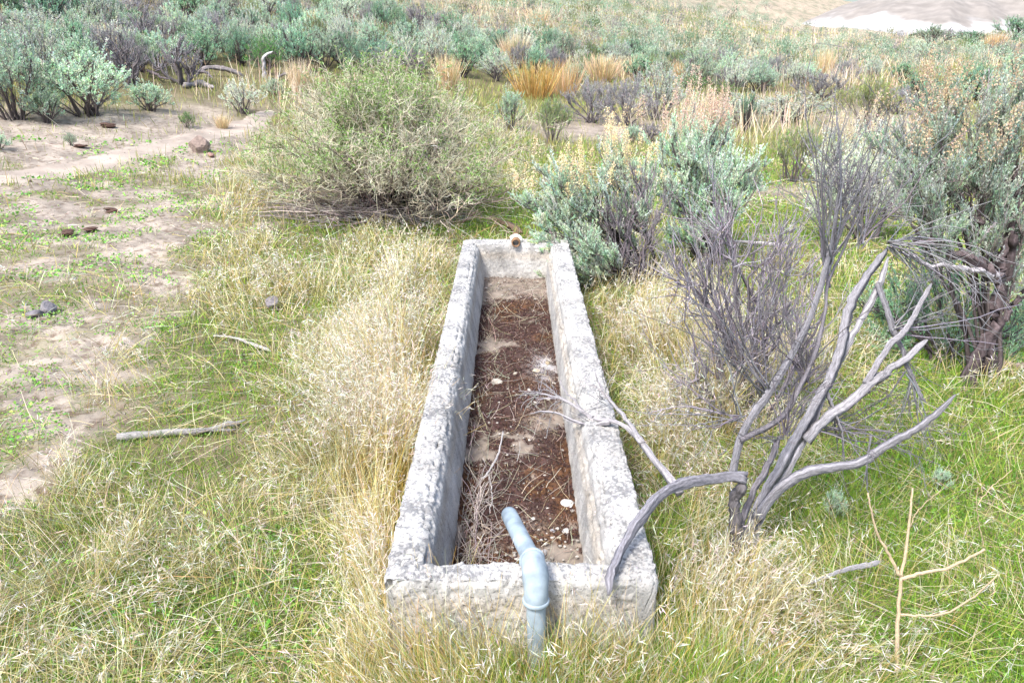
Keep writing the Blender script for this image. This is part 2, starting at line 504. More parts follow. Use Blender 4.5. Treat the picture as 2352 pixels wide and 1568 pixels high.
def make_far():
    n, m = 260, 60
    az = np.linspace(-46, 50, n); rr = np.linspace(190, 330, m)
    A, Rr = np.meshgrid(az, rr)
    elev = np.interp(A, [-46, 0, 14, 18, 20, 23, 28, 31, 34, 50], [8, 6, 4.2, 3.2, 2.5, 2.2, 2.0, 1.4, .9, .8])
    t = (Rr - 190) / 140
    top = CAM_Z + 330 * np.tan(np.radians(elev))
    x = Rr * np.sin(np.radians(A)); y = Rr * np.cos(np.radians(A))
    Z = 1.2 + (top - 1.2) * t ** 1.2
    Z = Z + 5 * (fbm(x * .03, y * .03, 81, 4) - .5) * np.sin(np.pi * np.clip(t, 0, 1))
    n1 = fbm(x * .05, y * .05, 82, 4); n2 = fbm(x * .3, y * .3, 83, 3)
    col = np.array([.25, .225, .22]) * (.8 + .5 * n2[..., None])
    wt = sstep(.50, .56, n1)[..., None]
    col = col * (1 - wt) + np.array([.46, .45, .45]) * wt
    col = np.where((n2 > .60)[..., None], np.array([.17, .20, .17]), col)
    idx = np.arange(n * m).reshape(m, n)
    q = np.stack([idx[:-1, :-1], idx[:-1, 1:], idx[1:, 1:], idx[1:, :-1]], -1).reshape(-1, 4)
    g = Geo(); g.add(np.stack([x, y, Z], -1).reshape(-1, 3), q[:, ::-1], None, col.reshape(-1, 3))
    tag(g.build('distant_hills', M_hill), kind='structure')
make_far()

# ------------------------------------------------------------------ the concrete trough
def wall(g, prof, y0, y1, axis='y', ny=260, M=72, rough=.004, chip=.020, seed=1, soil=0, stepz=None):
    """prism with the cross-section prof swept along an axis, worn and chipped at its edges"""
    p = np.asarray(prof, float); k = len(p)
    seg = np.linalg.norm(np.roll(p, -1, 0) - p, axis=1); cum = np.concatenate([[0], np.cumsum(seg)]); L = cum[-1]
    s = np.arange(M) / M * L
    pts = np.zeros((M, 2)); nr = np.zeros((M, 2)); corner = np.zeros(M)
    area = .5 * np.sum(p[:, 0] * np.roll(p[:, 1], -1) - np.roll(p[:, 0], -1) * p[:, 1]); sg = np.sign(area)
    for i, si in enumerate(s):
        j = min(np.searchsorted(cum, si, 'right') - 1, k - 1); f = (si - cum[j]) / seg[j]
        a, b = p[j], p[(j + 1) % k]; pts[i] = a + (b - a) * f
        e = (b - a) / seg[j]; nr[i] = np.array([e[1], -e[0]]) * sg
        dc = min(si - cum[j], cum[j + 1] - si); corner[i] = math.exp(-(dc / .011) ** 2)
    nr = (nr + np.roll(nr, 1, 0) + np.roll(nr, -1, 0)); nr /= np.linalg.norm(nr, axis=1, keepdims=True)
    t = np.linspace(y0, y1, ny)
    T, I = np.meshgrid(t, np.arange(M), indexing='ij')
    sI = s[I]
    n = fbm(T * 60 + seed * 7, sI * 60, seed, 3) - .5
    big = fbm(T * 2.2 + seed, sI * 3, seed + 5, 3) - .5
    ch = np.clip(fbm(T * 24 + seed, sI * 9, seed + 9, 4) - .47, 0, 1) * 4
    endf = np.exp(-(np.minimum(T - y0, y1 - T) / .014) ** 2)
    disp = rough * 2 * n + .004 * big - .006 * np.clip(fbm(T * 85, sI * 85, seed + 21, 2) - .56, 0, 1) * 5 * (pts[I][..., 1] > .38) - chip * ch * corner[I] - .0025 * corner[I]
    P = pts[I] + nr[I] * disp[..., None]
    ins = .007 * endf * (.6 + 1.2 * ch)
    cen = pts.mean(0); P = P + (cen - P) * (ins / .12)[..., None]
    if axis == 'y': V = np.stack([P[..., 0], T + .004 * n, P[..., 1]], -1)
    else: V = np.stack([T + .004 * n, P[..., 0], P[..., 1]], -1)
    z = V[..., 2]
    c0 = np.array([.44, .43, .41]); c = c0 * (.86 + .28 * fbm(T * 5, sI * 5, seed + 3, 4))[..., None]
    topf = sstep(.375, .39, z)
    lich = fbm(T * 130, sI * 130, seed + 2, 3) * .6 + .4 * fbm(T * 9, sI * 9, seed + 31, 3)
    c = c * (1 - (.50 * topf * sstep(.52, .58, lich))[..., None] * np.array([1, .98, .93]))
    # rust-tinted water line and pale streaks on the inner faces
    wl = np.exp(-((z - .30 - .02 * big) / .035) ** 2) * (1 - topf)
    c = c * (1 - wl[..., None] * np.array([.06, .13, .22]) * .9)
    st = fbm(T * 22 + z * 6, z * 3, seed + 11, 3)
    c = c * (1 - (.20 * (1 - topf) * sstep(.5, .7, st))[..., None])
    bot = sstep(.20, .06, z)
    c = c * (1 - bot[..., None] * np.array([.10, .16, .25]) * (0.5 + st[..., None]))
    crev = (ch * corner[I] > .9)
    c = np.where(crev[..., None], c * .55, c)
    idx = np.arange(ny * M).reshape(ny, M)
    A = idx[:-1]; B = idx[1:]
    q = np.stack([A, np.roll(A, -1, 1), np.roll(B, -1, 1), B], -1).reshape(-1, 4)
    if (axis == 'y') == (sg > 0): q = q[:, ::-1]
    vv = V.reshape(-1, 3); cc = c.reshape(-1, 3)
    tri = []
    e0 = vv[idx[0]].mean(0); e1 = vv[idx[-1]].mean(0); base = len(vv)
    # filled ends, several rings so that they are rough too
    vv = [vv]; cc = [cc]; qs = [q]; off = base
    for end, ring in ((0, idx[0]), (1, idx[-1])):
        P0 = V.reshape(-1, 3)[ring]; cen3 = P0.mean(0); prev = ring
        for f in (.12, .3, .5, .7, .88):
            Pn = P0 + (cen3 - P0) * f
            nn = (fbm(Pn[:, 0] * 40 + Pn[:, 1] * 40, Pn[:, 2] * 40, seed + end, 4) - .5) * .012
            ax = 1 if axis == 'y' else 0
            Pn = Pn.copy(); Pn[:, ax] += nn
            vv.append(Pn); cc.append(np.tile(c0 * .92, (M, 1)) * (.8 + .35 * fbm(Pn[:, 0] * 30 + Pn[:, 1] * 30, Pn[:, 2] * 30, 4, 3))[:, None])
            cur = off + np.arange(M); off += M
            qs.append(np.stack([prev, np.roll(prev, -1), np.roll(cur, -1), cur], -1)); prev = cur
        vv.append(cen3[None]); cc.append(c0[None] * .9)
        for i in range(M): tri.append((prev[i], prev[(i + 1) % M], off))
        off += 1
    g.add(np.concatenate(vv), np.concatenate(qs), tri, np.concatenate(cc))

trough = thing('water_trough', (0, (TY0 + TY1) / 2, 0), 'long old concrete livestock trough, chipped and speckled, half full of brown moss', 'water trough')
Tinv = np.array([0, -(TY0 + TY1) / 2, 0])
def tpart(g, name, mat, parent=None, label=None):
    for a in g.v: a += Tinv.astype(np.float32)
    return tag(g.build(name, mat, trough if parent is None else parent), label)
g = Geo(); wall(g, [(-.352, -.12), (-.362, TZ), (-.272, TZ), (-.245, .37), (-.20, .11), (-.19, -.12)], TY0 + .006, TY1 - .004, seed=3, ny=900, M=230); tpart(g, 'side_wall', M_conc)
g = Geo(); wall(g, [(.405, -.12), (.415, TZ - .004), (.302, TZ - .002), (.285, .375), (.276, .33), (.262, .30), (.243, .11), (.235, -.12)], TY0, TY1, seed=17, ny=900, M=240, chip=.03); tpart(g, 'side_wall', M_conc)
g = Geo(); wall(g, [(TY0 - .004, -.12), (TY0 - .002, TZ - .006), (TY0 + .085, TZ - .010), (TY0 + .105, .36), (TY0 + .125, -.12)], -.335, .37, axis='x', seed=29, ny=320, M=220, chip=.028, rough=.006); tpart(g, 'end_wall', M_conc)
g = Geo(); wall(g, [(TY1 - .14, -.12), (TY1 - .125, TZ - .012), (TY1 + .006, TZ - .003), (TY1 + .008, -.12)], -.33, .38, axis='x', seed=41, ny=300, M=200, chip=.014); tpart(g, 'end_wall', M_conc)

# moss, soil and gravel lying in the trough
def bed_z(x, y):
    return .115 + .030 * (fbm(x * 6 + 3, y * 6, 91, 4) - .5) + .02 * (fbm(x * 25, y * 25, 92, 3) - .5) + .02 * sstep(5.0, 5.5, y) - .02 * sstep(.12, .22, np.abs(x - .02)) * 0
def moss_cover(x, y):
    n = fbm(x * 5 + 1, y * 4, 95, 4) + .35 * (fbm(x * 22, y * 22, 96, 3) - .5)
    m = sstep(.36, .48, n + .13)
    m = m * (1 - .9 * sstep(4.85, 5.25, y + .3 * (n - .5)))
    m = m * (1 - .8 * np.exp(-((y - 3.15 - x * .8) / .16) ** 2) * sstep(-.02, .1, x))
    m = m * (1 - .85 * np.exp(-((y - 3.9) / .22) ** 2 - ((x - .17) / .09) ** 2))
    m = m * (1 - .6 * np.exp(-((y - 2.42) / .06) ** 2 - ((x - .08) / .09) ** 2))
    return m
def make_bed():
    xs = np.linspace(-.215, .262, 120); ys = np.linspace(TY0 + .10, TY1 - .12, 760)
    X, Y = np.meshgrid(xs, ys)
    m = moss_cover(X, Y); Z = bed_z(X, Y) + .014 * m * vnoise(X * 70, Y * 70, 2)
    n = fbm(X * 30, Y * 30, 97, 3)
    soil = np.array([.24, .20, .165]) * (.6 + .6 * n[..., None]); ms = np.array([.062, .036, .032]) * (.5 + 1.1 * n[..., None])
    rust = sstep(.52, .64, fbm(X * 3, Y * 3, 98, 3))[..., None]
    ms = ms * (1 - rust) + np.array([.10, .05, .025]) * (.6 + .8 * n[..., None]) * rust
    grey = (np.exp(-((Y - 3.9) / .22) ** 2 - ((X - .17) / .09) ** 2))[..., None]
    soil = soil * (1 - grey) + np.array([.36, .35, .36]) * grey
    col = soil * (1 - m[..., None]) + ms * m[..., None]
    idx = np.arange(X.size).reshape(X.shape)
    q = np.stack([idx[:-1, :-1], idx[:-1, 1:], idx[1:, 1:], idx[1:, :-1]], -1).reshape(-1, 4)
    g = Geo(); g.add(np.stack([X, Y, Z], -1).reshape(-1, 3), q, None, col.reshape(-1, 3))
    # tiny curled fronds
    r = np.random.default_rng(5); N = 90000
    x = r.uniform(-.205, .25, N); y = r.uniform(TY0 + .12, TY1 - .13, N)
    k = moss_cover(x, y) > r.uniform(0, 1, N); x, y = x[k], y[k]; N = len(x)
    z = bed_z(x, y) + .006
    d = r.normal(0, 1, (N, 3)); d[:, 2] = np.abs(d[:, 2]) * .8 + .3
    c = pick([(.070, .040, .036), (.095, .050, .038), (.14, .075, .04), (.042, .028, .028), (.28, .23, .18)], [5, 3, 1, 3, .8], N, r, lv=.3)
    leaves(g, np.stack([x, y, z], -1), d, r.uniform(.005, .014, N), r.uniform(.0025, .005, N), c, r)
    o = tpart(g, 'moss_bed', M_moss); o.parent = None; o.location = (0, (TY0 + TY1) / 2, 0)
    return tag(o, 'dark brown moss and tan soil covering the bottom of the concrete trough', 'moss', kind='stuff')
make_bed()

def rock_geo(r, sz, col, n=10, ang=.25, sq=.6, seed=0):
    """faceted irregular stone from a subdivided sphere"""
    import bmesh
    bm = bmesh.new(); bmesh.ops.create_icosphere(bm, subdivisions=3, radius=1.0)
    v = np.array([p.co[:] for p in bm.verts]); f = np.array([[q.index for q in p.verts] for p in bm.faces]); bm.free()
    rr = np.random.default_rng(seed)
    for _ in range(n):                       # chop with planes
        d = norm(rr.normal(0, 1, 3)); h = rr.uniform(.55, .85); e = v @ d - h
        v = v - np.clip(e, 0, 9)[:, None] * d
    v = v * (1 + .10 * (fbm(v[:, 0] * 3 + seed, v[:, 1] * 3 + v[:, 2] * 2, seed, 3) - .5))[:, None]
    v = v * np.array(sz)
    c = np.array(col) * (.75 + .5 * fbm(v[:, 0] / sz[0] * 4, v[:, 1] / sz[1] * 4 + v[:, 2] / sz[2] * 3, seed + 1, 4))[:, None]
    g = Geo(); g.add(v, None, f, c)
    return g

def rock(name, p, sz, col, label, cat, seed, rz=0, group=None, mat=None, dip=.25):
    g = rock_geo(R, sz, col, seed=seed)
    g.c[0] = g.c[0] * np.float32(.62 if cat == 'stone' else 1); o = g.build(name, mat or M_stone, smooth=False)
    o.location = (p[0], p[1], p[2] + sz[2] * (1 - dip) * .8); o.rotation_euler = (0, 0, rz)
    return tag(o, label, cat, group)

def in_bed(px, py):
    d = ray(px, py); t = (bed_z(0, 3) + .0 - CAM_Z) / d[2]
    x, y = d[0] * t, d[1] * t
    return np.array([x, y, float(bed_z(np.array([x]), np.array([y]))[0])])
BR = [ (1142, 878, .036, 'large flat white stone on brown moss, left of the bare branch tips', (.62, .57, .5)),
       (1185, 858, .020, 'small cream stone just behind the large flat white stone in the trough', (.66, .6, .5)),
       (1232, 858, .024, 'pale tan stone against the right wall behind the branch in the trough', (.62, .54, .42)),
       (1258, 838, .020, 'yellowish tan stone nearest the right wall inside the trough, halfway along', (.56, .46, .32)),
       (1215, 900, .018, 'small white stone among gravel right of the large flat white stone', (.68, .62, .55)),
       (1272, 882, .018, 'small pale stone touching the foot of the right inner wall by the branch', (.64, .6, .54)),
       (1228, 925, .015, 'little pale stone directly under the bare branch fork in the trough', (.6, .57, .52)),
       (1305, 1160, .030, 'long white flake of concrete on rust coloured moss near the right wall', (.72, .7, .67)),
       (1250, 1268, .018, 'white pebble beside the grey pipe where it crosses the front wall', (.72, .69, .66)),
       (1226, 1190, .014, 'small white pebble on moss just right of the pipe mouth', (.72, .69, .64)),
       (1270, 1222, .013, 'grey white pebble between the pipe and the right trough wall', (.6, .6, .62)),
       (1285, 1243, .016, 'rounded cream pebble near the front right corner inside the trough', (.68, .62, .5)),
       (1240, 1245, .013, 'tiny white pebble touching the right side of the grey pipe', (.74, .72, .7)),
       (1068, 1160, .012, 'lone yellowish pebble at the foot of the left inner wall of the trough', (.68, .6, .38)),
       (1220, 1080, .014, 'small tan lump on the bare soil patch in the middle of the trough', (.55, .45, .36)),
       (1300, 1225, .018, 'flat white chip leaning near the right inner wall, front of the trough', (.72, .7, .66))]
for i, (a, b, s, lb, cl) in enumerate(BR):
    rock('pebble' if s < .022 else 'stone', in_bed(a, b), (s, s * .8, s * .5), cl, lb, 'stone', 300 + i, rz=i * 1.3, group='loose stones in the trough')

def gravel():
    r = np.random.default_rng(77); g = Geo(); N = 900
    x = r.uniform(-.19, .24, N); y = np.where(r.uniform(0, 1, N) < .45, r.uniform(1.9, 2.6, N), r.uniform(1.9, 5.5, N))
    wgt = np.exp(-((y - 3.3) / .3) ** 2) + np.exp(-((y - 2.1) / .25) ** 2) * (x > 0) + sstep(4.9, 5.3, y) + .08
    k = r.uniform(0, 1, N) < wgt; x, y = x[k], y[k]; N = len(x)
    bv = rock_geo(r, (1, 1, .6), (1, 1, 1), n=6, seed=4)
    v, q, t, c = bv.arrays()
    # coarse pebble: keep one in many faces by using a low version
    import bmesh
    bm = bmesh.new(); bmesh.ops.create_icosphere(bm, subdivisions=1, radius=1.0)
    v = np.array([p.co[:] for p in bm.verts]); f = np.array([[q_.index for q_ in p.verts] for p in bm.faces]); bm.free()
    for i in range(N):
        s = r.uniform(.003, .009); vv = v * (1 + r.normal(0, .15, (len(v), 1))) * np.array([s, s * r.uniform(.6, 1), s * .6])
        g.add(vv + [x[i], y[i], float(bed_z(np.array([x[i]]), np.array([y[i]]))[0]) + .010], None, f, np.array([.40, .37, .33]) * r.uniform(.5, 1.1))
    tag(g.build('gravel', M_stone, smooth=False), 'small pale gravel strewn over the moss in the trough', 'gravel', kind='stuff')
gravel()

# ------------------------------------------------------------------ pipes
M_pvc, t_, b_ = mat_new('weathered_blue_grey_plastic')
tc = N_(t_, 'ShaderNodeTexCoord'); nz = N_(t_, 'ShaderNodeTexNoise'); nz.inputs['Scale'].default_value = 16; nz.inputs['Detail'].default_value = 8
nz2 = N_(t_, 'ShaderNodeTexNoise'); nz2.inputs['Scale'].default_value = 120; nz2.inputs['Detail'].default_value = 4
cr = N_(t_, 'ShaderNodeValToRGB'); cr.color_ramp.elements[0].position = .32; cr.color_ramp.elements[0].color = (.15, .19, .225, 1); cr.color_ramp.elements[1].position = .62; cr.color_ramp.elements[1].color = (.30, .365, .41, 1)
t_.links.new(tc.outputs['Object'], nz.inputs['Vector']); t_.links.new(tc.outputs['Object'], nz2.inputs['Vector']); t_.links.new(nz.outputs['Fac'], cr.inputs[0])
t_.links.new(cr.outputs[0], b_.inputs['Base Color']); b_.inputs['Roughness'].default_value = .55; b_.inputs['Specular IOR Level'].default_value = .35
bp = N_(t_, 'ShaderNodeBump'); bp.inputs['Strength'].default_value = .15; bp.inputs['Distance'].default_value = .003
t_.links.new(nz2.outputs['Fac'], bp.inputs['Height']); t_.links.new(bp.outputs[0], b_.inputs['Normal'])
M_rust = attr_mat('rusty_iron', .8, 0, noise=.5, nscale=120, bump=.6)

def pipe_run(g, pts, ro, ri, S=40, col=(.4, .4, .4), open0=True, open1=True):
    """hollow pipe along sampled centre points with radii per point"""
    P = np.asarray(pts, float); K = len(P)
    ro = np.asarray(ro, float) * np.ones(K); ri = np.asarray(ri, float) * np.ones(K)
    T = norm(np.gradient(P, axis=0)); ref = np.array([1.0, 0, 0.01])
    U = norm(np.cross(T, ref)); V = np.cross(T, U); a = np.arange(S) / S * 2 * np.pi
    def ring(rad): return P[:, None] + U[:, None] * (np.cos(a)[None, :, None] * rad[:, None, None]) + V[:, None] * (np.sin(a)[None, :, None] * rad[:, None, None])
    o = ring(ro).reshape(-1, 3); n = ring(ri).reshape(-1, 3)
    i0 = np.arange(K * S).reshape(K, S); i1 = i0 + K * S
    def qd(A, B): return np.stack([A, np.roll(A, -1, -1), np.roll(B, -1, -1), B], -1).reshape(-1, 4)
    q = [qd(i0[:-1], i0[1:]), qd(i1[1:], i1[:-1]), qd(i1[0], i0[0]), qd(i0[-1], i1[-1])]
    g.add(np.concatenate([o, n]), np.concatenate(q), None, col)

# elbow joint over the front wall; the long arm lies on the wall top and slopes into the trough
E = at(1228, 1330, 1.80); 
far_end = at(1168, 1178, 2.22)
E = np.array([(1228 - 1176) / FPX * 2.2, 1.735, .462]); far_end = at(1169, 1180, 2.13)
rin = thing('inlet_pipe', (E[0], E[1], 0), 'blue grey plastic pipe with a bulky elbow crossing the front wall of the trough', 'pipe')
off = -np.array([E[0], E[1], 0])
dirp = norm(far_end - E)
start = E + dirp * .030
g = Geo(); n = 24; ps = np.array([start + (far_end - start) * t for t in np.linspace(0, 1, n)])
rad = np.full(n, .0265); rad[-1] = .0255
pipe_run(g, ps + off, rad, .0225); g.build('pipe', M_pvc, rin)
down = norm(np.array([.012, -.10, -1.0]))
c0 = E + down * .10; 
pts = []
for t in np.linspace(0, 1, 22):
    a_ = E + dirp * .045; b2 = E - dirp * .012 + np.array([0, -.010, .006]); c_ = E + down * .095 + np.array([0, -.016, 0])
    pts.append((1 - t) ** 2 * a_ + 2 * t * (1 - t) * b2 + t * t * c_)
pts = np.array(pts); g = Geo()
rad = np.full(22, .0340); rad[:2] = [.0325, .0338]; rad[-2:] = [.0338, .0325]; rad[5:17] = .0340 + .0030 * np.sin(np.linspace(0, np.pi, 12))
pipe_run(g, pts + off, rad, .026); elb = g.build('elbow', M_pvc, rin)
for nm, pp, dd, rr_ in (('collar', pts[0] + (pts[0] - pts[1]) * .4, norm(pts[0] - pts[1]), .0352), ('collar', pts[-1] - (pts[-1] - pts[-2]) * .4, norm(pts[-1] - pts[-2]), .0362)):
    g = Geo(); k_ = np.linspace(-.006, .006, 7)
    pipe_run(g, np.array([pp + dd * q_ for q_ in k_]) + off, rr_ + .0015 * np.sin(np.linspace(0, np.pi, 7)), .027); g.build(nm, M_pvc, elb)
g = Geo(); rp = np.array([pts[-1] + (np.array([E[0] + .012, 1.69, -.05]) - pts[-1]) * t for t in np.linspace(-.05, 1, 12)])
pipe_run(g, rp + off, .0265, .0225); g.build('riser', M_pvc, rin)

O = at(1185, 556, TY1 - .12); 
ro = thing('outlet_pipe', O, 'short rusty iron pipe socket with pale mortar in the far end wall', 'pipe')
g = Geo(); ys = np.linspace(-.035, .20, 8); pipe_run(g, [(0, y, 0) for y in ys], [.030, .034, .034, .031, .029, .029, .029, .029], .0225, col=(.20, .12, .07)); g.build('pipe_socket', M_rust, ro)
g = Geo(); pipe_run(g, [(0, y, 0) for y in (.06, .065, .07)], .0225, .001, col=(.02, .018, .015)); g.build('hole_shade', M_rust, ro)  # near-black disc: the shade inside the open pipe, put into its colour
g = rock_geo(R, (.052, .04, .040), (.74, .72, .68), n=4, seed=8); mo = g.build('mortar_lump', M_stone, ro); mo.location = (0, .055, .006)

# ------------------------------------------------------------------ bushes
SAGE = dict(cols=[(0.49, 0.67, 0.49), (0.59, 0.75, 0.54), (0.38, 0.56, 0.39), (0.71, 0.78, 0.57), (0.52, 0.70, 0.43)], w=[4, 3, 2.5, 1.5, 1.2], bark=(.085, .07, .068), twig=(.23, .20, .19))
SAGE_PALE = dict(cols=[(0.64, 0.75, 0.57), (0.78, 0.82, 0.68), (0.54, 0.66, 0.49), (0.76, 0.75, 0.53)], w=[3, 2, 2, 1], bark=(.10, .085, .085), twig=(.30, .28, .28))
SAGE_DEEP = dict(cols=[(0.27, 0.49, 0.31), (0.36, 0.58, 0.38), (0.22, 0.40, 0.24), (0.49, 0.62, 0.39)], w=[3, 3, 2, 1], bark=(.06, .05, .05), twig=(.16, .14, .135))
RABBIT = dict(cols=[(.27, .36, .12), (.33, .39, .17), (.20, .30, .12), (.42, .40, .18), (.35, .38, .27)], w=[3, 3, 2, 1, 2], bark=(.14, .12, .11), twig=(.30, .29, .24))
GREEN = dict(cols=[(.13, .30, .07), (.18, .36, .08), (.10, .23, .08), (.27, .40, .12)], w=[3, 3, 2, 1], bark=(.12, .10, .09), twig=(.34, .31, .28))
GREY = dict(cols=[(.34, .33, .33), (.42, .40, .39), (.27, .26, .28), (.30, .34, .28)], w=[3, 3, 2, 1], bark=(.13, .115, .12), twig=(.36, .34, .35))

def bush_geo(r, targets, pal, base_r=.03, nsub=9, ntwig=8, nleaf=14, leaf=(.018, .006), base_spread=.06, twig_up=.25, limb_wig=.09, foliage_in=.35, S=6, dead=0.0, twl=.5, thick=1.0, leafdir=.7):
    """targets: list of (x, y, z, radius) foliage masses relative to the base"""
    gb, gf = Geo(), Geo()
    tg = np.asarray(targets, float); n = len(tg); K = 9
    P = np.zeros((n, K, 3)); b0 = r.normal(0, base_spread, (n, 3)); b0[:, 2] = -.06
    tt = np.linspace(0, 1, K)[None, :, None]
    end = tg[:, :3]; mid = b0 * .6 + end * .4; mid[:, 2] = b0[:, 2] + (end[:, 2] - b0[:, 2]) * r.uniform(.45, .7, n)
    mid[:, :2] *= r.uniform(.6, 1.3, (n, 1))
    P = (1 - tt) ** 2 * b0[:, None] + 2 * tt * (1 - tt) * mid[:, None] + tt ** 2 * end[:, None]
    L = np.linalg.norm(end - b0, axis=1)
    P[:, 1:] += np.cumsum(r.normal(0, limb_wig * .35, (n, K - 1, 3)), 1) * L[:, None, None] * .35
    br = base_r * (.6 + .6 * r.uniform(0, 1, n)) * thick
    tubes(gb, P, br, br * .3, S=S, col=pal['bark'], flute=.13, r=r)
    # sub-branches
    ms = n * nsub; pi = np.repeat(np.arange(n), nsub); t = r.uniform(foliage_in, 1, ms) * (K - 1); i = np.clip(t.astype(int), 0, K - 2); f = (t - i)[:, None]
    st = P[pi, i] * (1 - f) + P[pi, i + 1] * f
    dv = norm(r.normal(0, 1, (ms, 3)) + np.array([0, 0, .25])); goal = tg[pi, :3] + dv * tg[pi, 3:4] * r.uniform(.45, .85, (ms, 1))
    d = goal - st; ln = np.linalg.norm(d, axis=1)
    K2 = 6
    Q = st[:, None] + np.linspace(0, 1, K2)[None, :, None] * d[:, None]
    Q[:, 1:] += np.cumsum(r.normal(0, .045, (ms, K2 - 1, 3)), 1) * ln[:, None, None] - np.linspace(0, 1, K2)[None, 1:, None] ** 1 * 0
    Q[:, 1:-1, 2] -= (.10 * ln[:, None] * np.sin(np.linspace(0, np.pi, K2))[None, 1:-1])
    sr = br[pi] * .36
    bc = np.asarray(pal['bark']) * .6 + np.asarray(pal['twig']) * .4
    tubes(gb, Q, sr, sr * .35, S=4, col=bc, flute=.1, r=r)
    # twigs
    mt = ms * ntwig; qi = np.repeat(np.arange(ms), ntwig); t = r.uniform(.25, 1, mt) ** .8 * (K2 - 1); i = np.clip(t.astype(int), 0, K2 - 2); f = (t - i)[:, None]
    st2 = Q[qi, i] * (1 - f) + Q[qi, i + 1] * f
    out = st2 - np.array([0, 0, .2]) * tg[pi[qi], 3:4]
    out = norm(out * np.array([1, 1, .8]))
    qd = norm(Q[qi, -1] - Q[qi, 0])
    dd = norm(.8 * qd + .5 * out + r.normal(0, .42, (mt, 3)) + np.array([0, 0, twig_up * 2]))
    tl = tg[pi[qi], 3] * twl * r.uniform(.5, 1.1, mt)
    W = grow(st2, dd, tl, 4, .16, twig_up * .5, r)
    tubes(gb, W, sr[qi] * .33 + .0008, .0007 * thick + sr[qi] * .05, S=3, col=vary(pal['twig'], mt, .05, .2, r), r=r)
    # leaves
    if nleaf:
        alive = r.uniform(0, 1, ms) > dead
        wi = np.repeat(np.nonzero(alive[qi])[0], nleaf); ml = len(wi)
        t = r.uniform(.12, 1, ml) * 3; i = np.clip(t.astype(int), 0, 2); f = (t - i)[:, None]
        p = W[wi, i] * (1 - f) + W[wi, i + 1] * f
        wd = norm(W[wi, i + 1] - W[wi, i]); ld = norm(wd + r.normal(0, leafdir, (ml, 3)) + np.array([0, 0, .2]))
        tint = pick(pal['cols'], pal['w'], mt, r, lv=.14)
        c = tint[wi] * np.exp(r.normal(0, .16, (ml, 1)))
        leaves(gf, p, ld, leaf[0] * r.uniform(.6, 1.3, ml), leaf[1] * r.uniform(.7, 1.3, ml), np.clip(c, .01, .9), r)
    return gb, gf, W, tg

def dome_targets(r, n, rad, h, blob, low=.25, flat=1.0):
    out = []
    for k in range(n):
        a = k * 2.399 + r.uniform(-.4, .4); q = math.sqrt((k + .5) / n)
        rr = rad * q * r.uniform(.75, 1.05)
        z = h * (low + (1 - low) * math.sqrt(max(0, 1 - (q * .92) ** 2)) * flat) * r.uniform(.85, 1.03)
        out.append((rr * math.cos(a), rr * math.sin(a), max(z - blob * .5, .1), blob * r.uniform(.8, 1.2)))
    return out

def seed_heads(r, tips, n, ln=.16, col=(.62, .42, .26)):
    """upright tan flower stalks of last year with many small bracts"""
    g = Geo(); k = r.choice(len(tips), n); st = tips[k]
    d = np.stack([r.normal(0, .14, n), r.normal(0, .14, n), np.ones(n)], -1)
    P = grow(st, d, ln * r.uniform(.6, 1.3, n), 6, .05, .05, r)
    tubes(g, P, .0012, .0006, S=3, col=(.5, .4, .3), r=r)
    m = 90; wi = np.repeat(np.arange(n), m); t = r.uniform(.25, 1, n * m) * 5; i = np.clip(t.astype(int), 0, 4); f = (t - i)[:, None]
    p = P[wi, i] * (1 - f) + P[wi, i + 1] * f; w_ = (1.15 - t / 5)[:, None] * .026 + .003
    p = p + r.normal(0, 1, p.shape) * w_ * np.array([.8, .8, .5])
    leaves(g, p, r.normal(0, 1, p.shape) + np.array([0, 0, .8]), .012, .008, vary(col, n * m, .08, .2, r), r)
    return g

def plant(name, base, gb, gf, label, cat, group=None, rz=0, extra=(), branch_name='branches', leaf_mat=None, bark_mat=None):
    o = thing(name, base, label, cat, group, rz)
    gb.build(branch_name, bark_mat or M_bark, o)
    if gf is not None and gf.n: gf.build('foliage', leaf_mat or M_leaf, o, smooth=False)
    for nm, ge, mt in extra: ge.build(nm, mt, o, smooth=False)
    return o

def rel(base, lst, fpx=True):
    """foliage masses given as (px, py, distance Y, radius) turned into offsets from the base"""
    out = []
    for a, b, Y, rd in lst:
        p = at(a, b, Y) - base; out.append((p[0], p[1], p[2], rd * 1.28))
    return out

SAGEGRP = 'sagebrush around the trough and on the slope'
# --- the sage that leans over the far right corner of the trough
B = np.array([1.16, 5.9, hz(1.16, 5.9)])
r = np.random.default_rng(11)
SAGE_NEAR = dict(SAGE, cols=[(.56, .70, .55), (.62, .74, .60), (.46, .62, .47), (.70, .76, .62), (.50, .66, .44)])
T = rel(B, [(1235, 470, 5.7, .12), (1240, 590, 5.6, .10), (1290, 500, 5.7, .17), (1370, 450, 5.8, .20), (1330, 570, 5.6, .17), (1420, 530, 5.9, .15), (1280, 430, 5.8, .15), (1250, 540, 5.6, .12), (1460, 420, 6.0, .15), (1390, 600, 5.6, .13), (1320, 620, 5.55, .12), (1440, 480, 5.8, .12), (1400, 400, 5.9, .14)])
gb, gf, W, tg = bush_geo(r, T, SAGE_NEAR, .018, nsub=13, ntwig=17, nleaf=34, leaf=(.019, .0062), twig_up=.32, base_spread=.09, twl=.75, leafdir=.45)
tips = W[:, -1]; tips = tips[(tips[:, 2] > .66)]
plant('sagebrush', B, gb, gf, 'sagebrush with tan seed heads leaning over the far right corner of the trough', 'sagebrush', SAGEGRP,
      extra=[('seed_heads', seed_heads(r, tips, 60, .22, (.78, .58, .40)), M_leaf)])
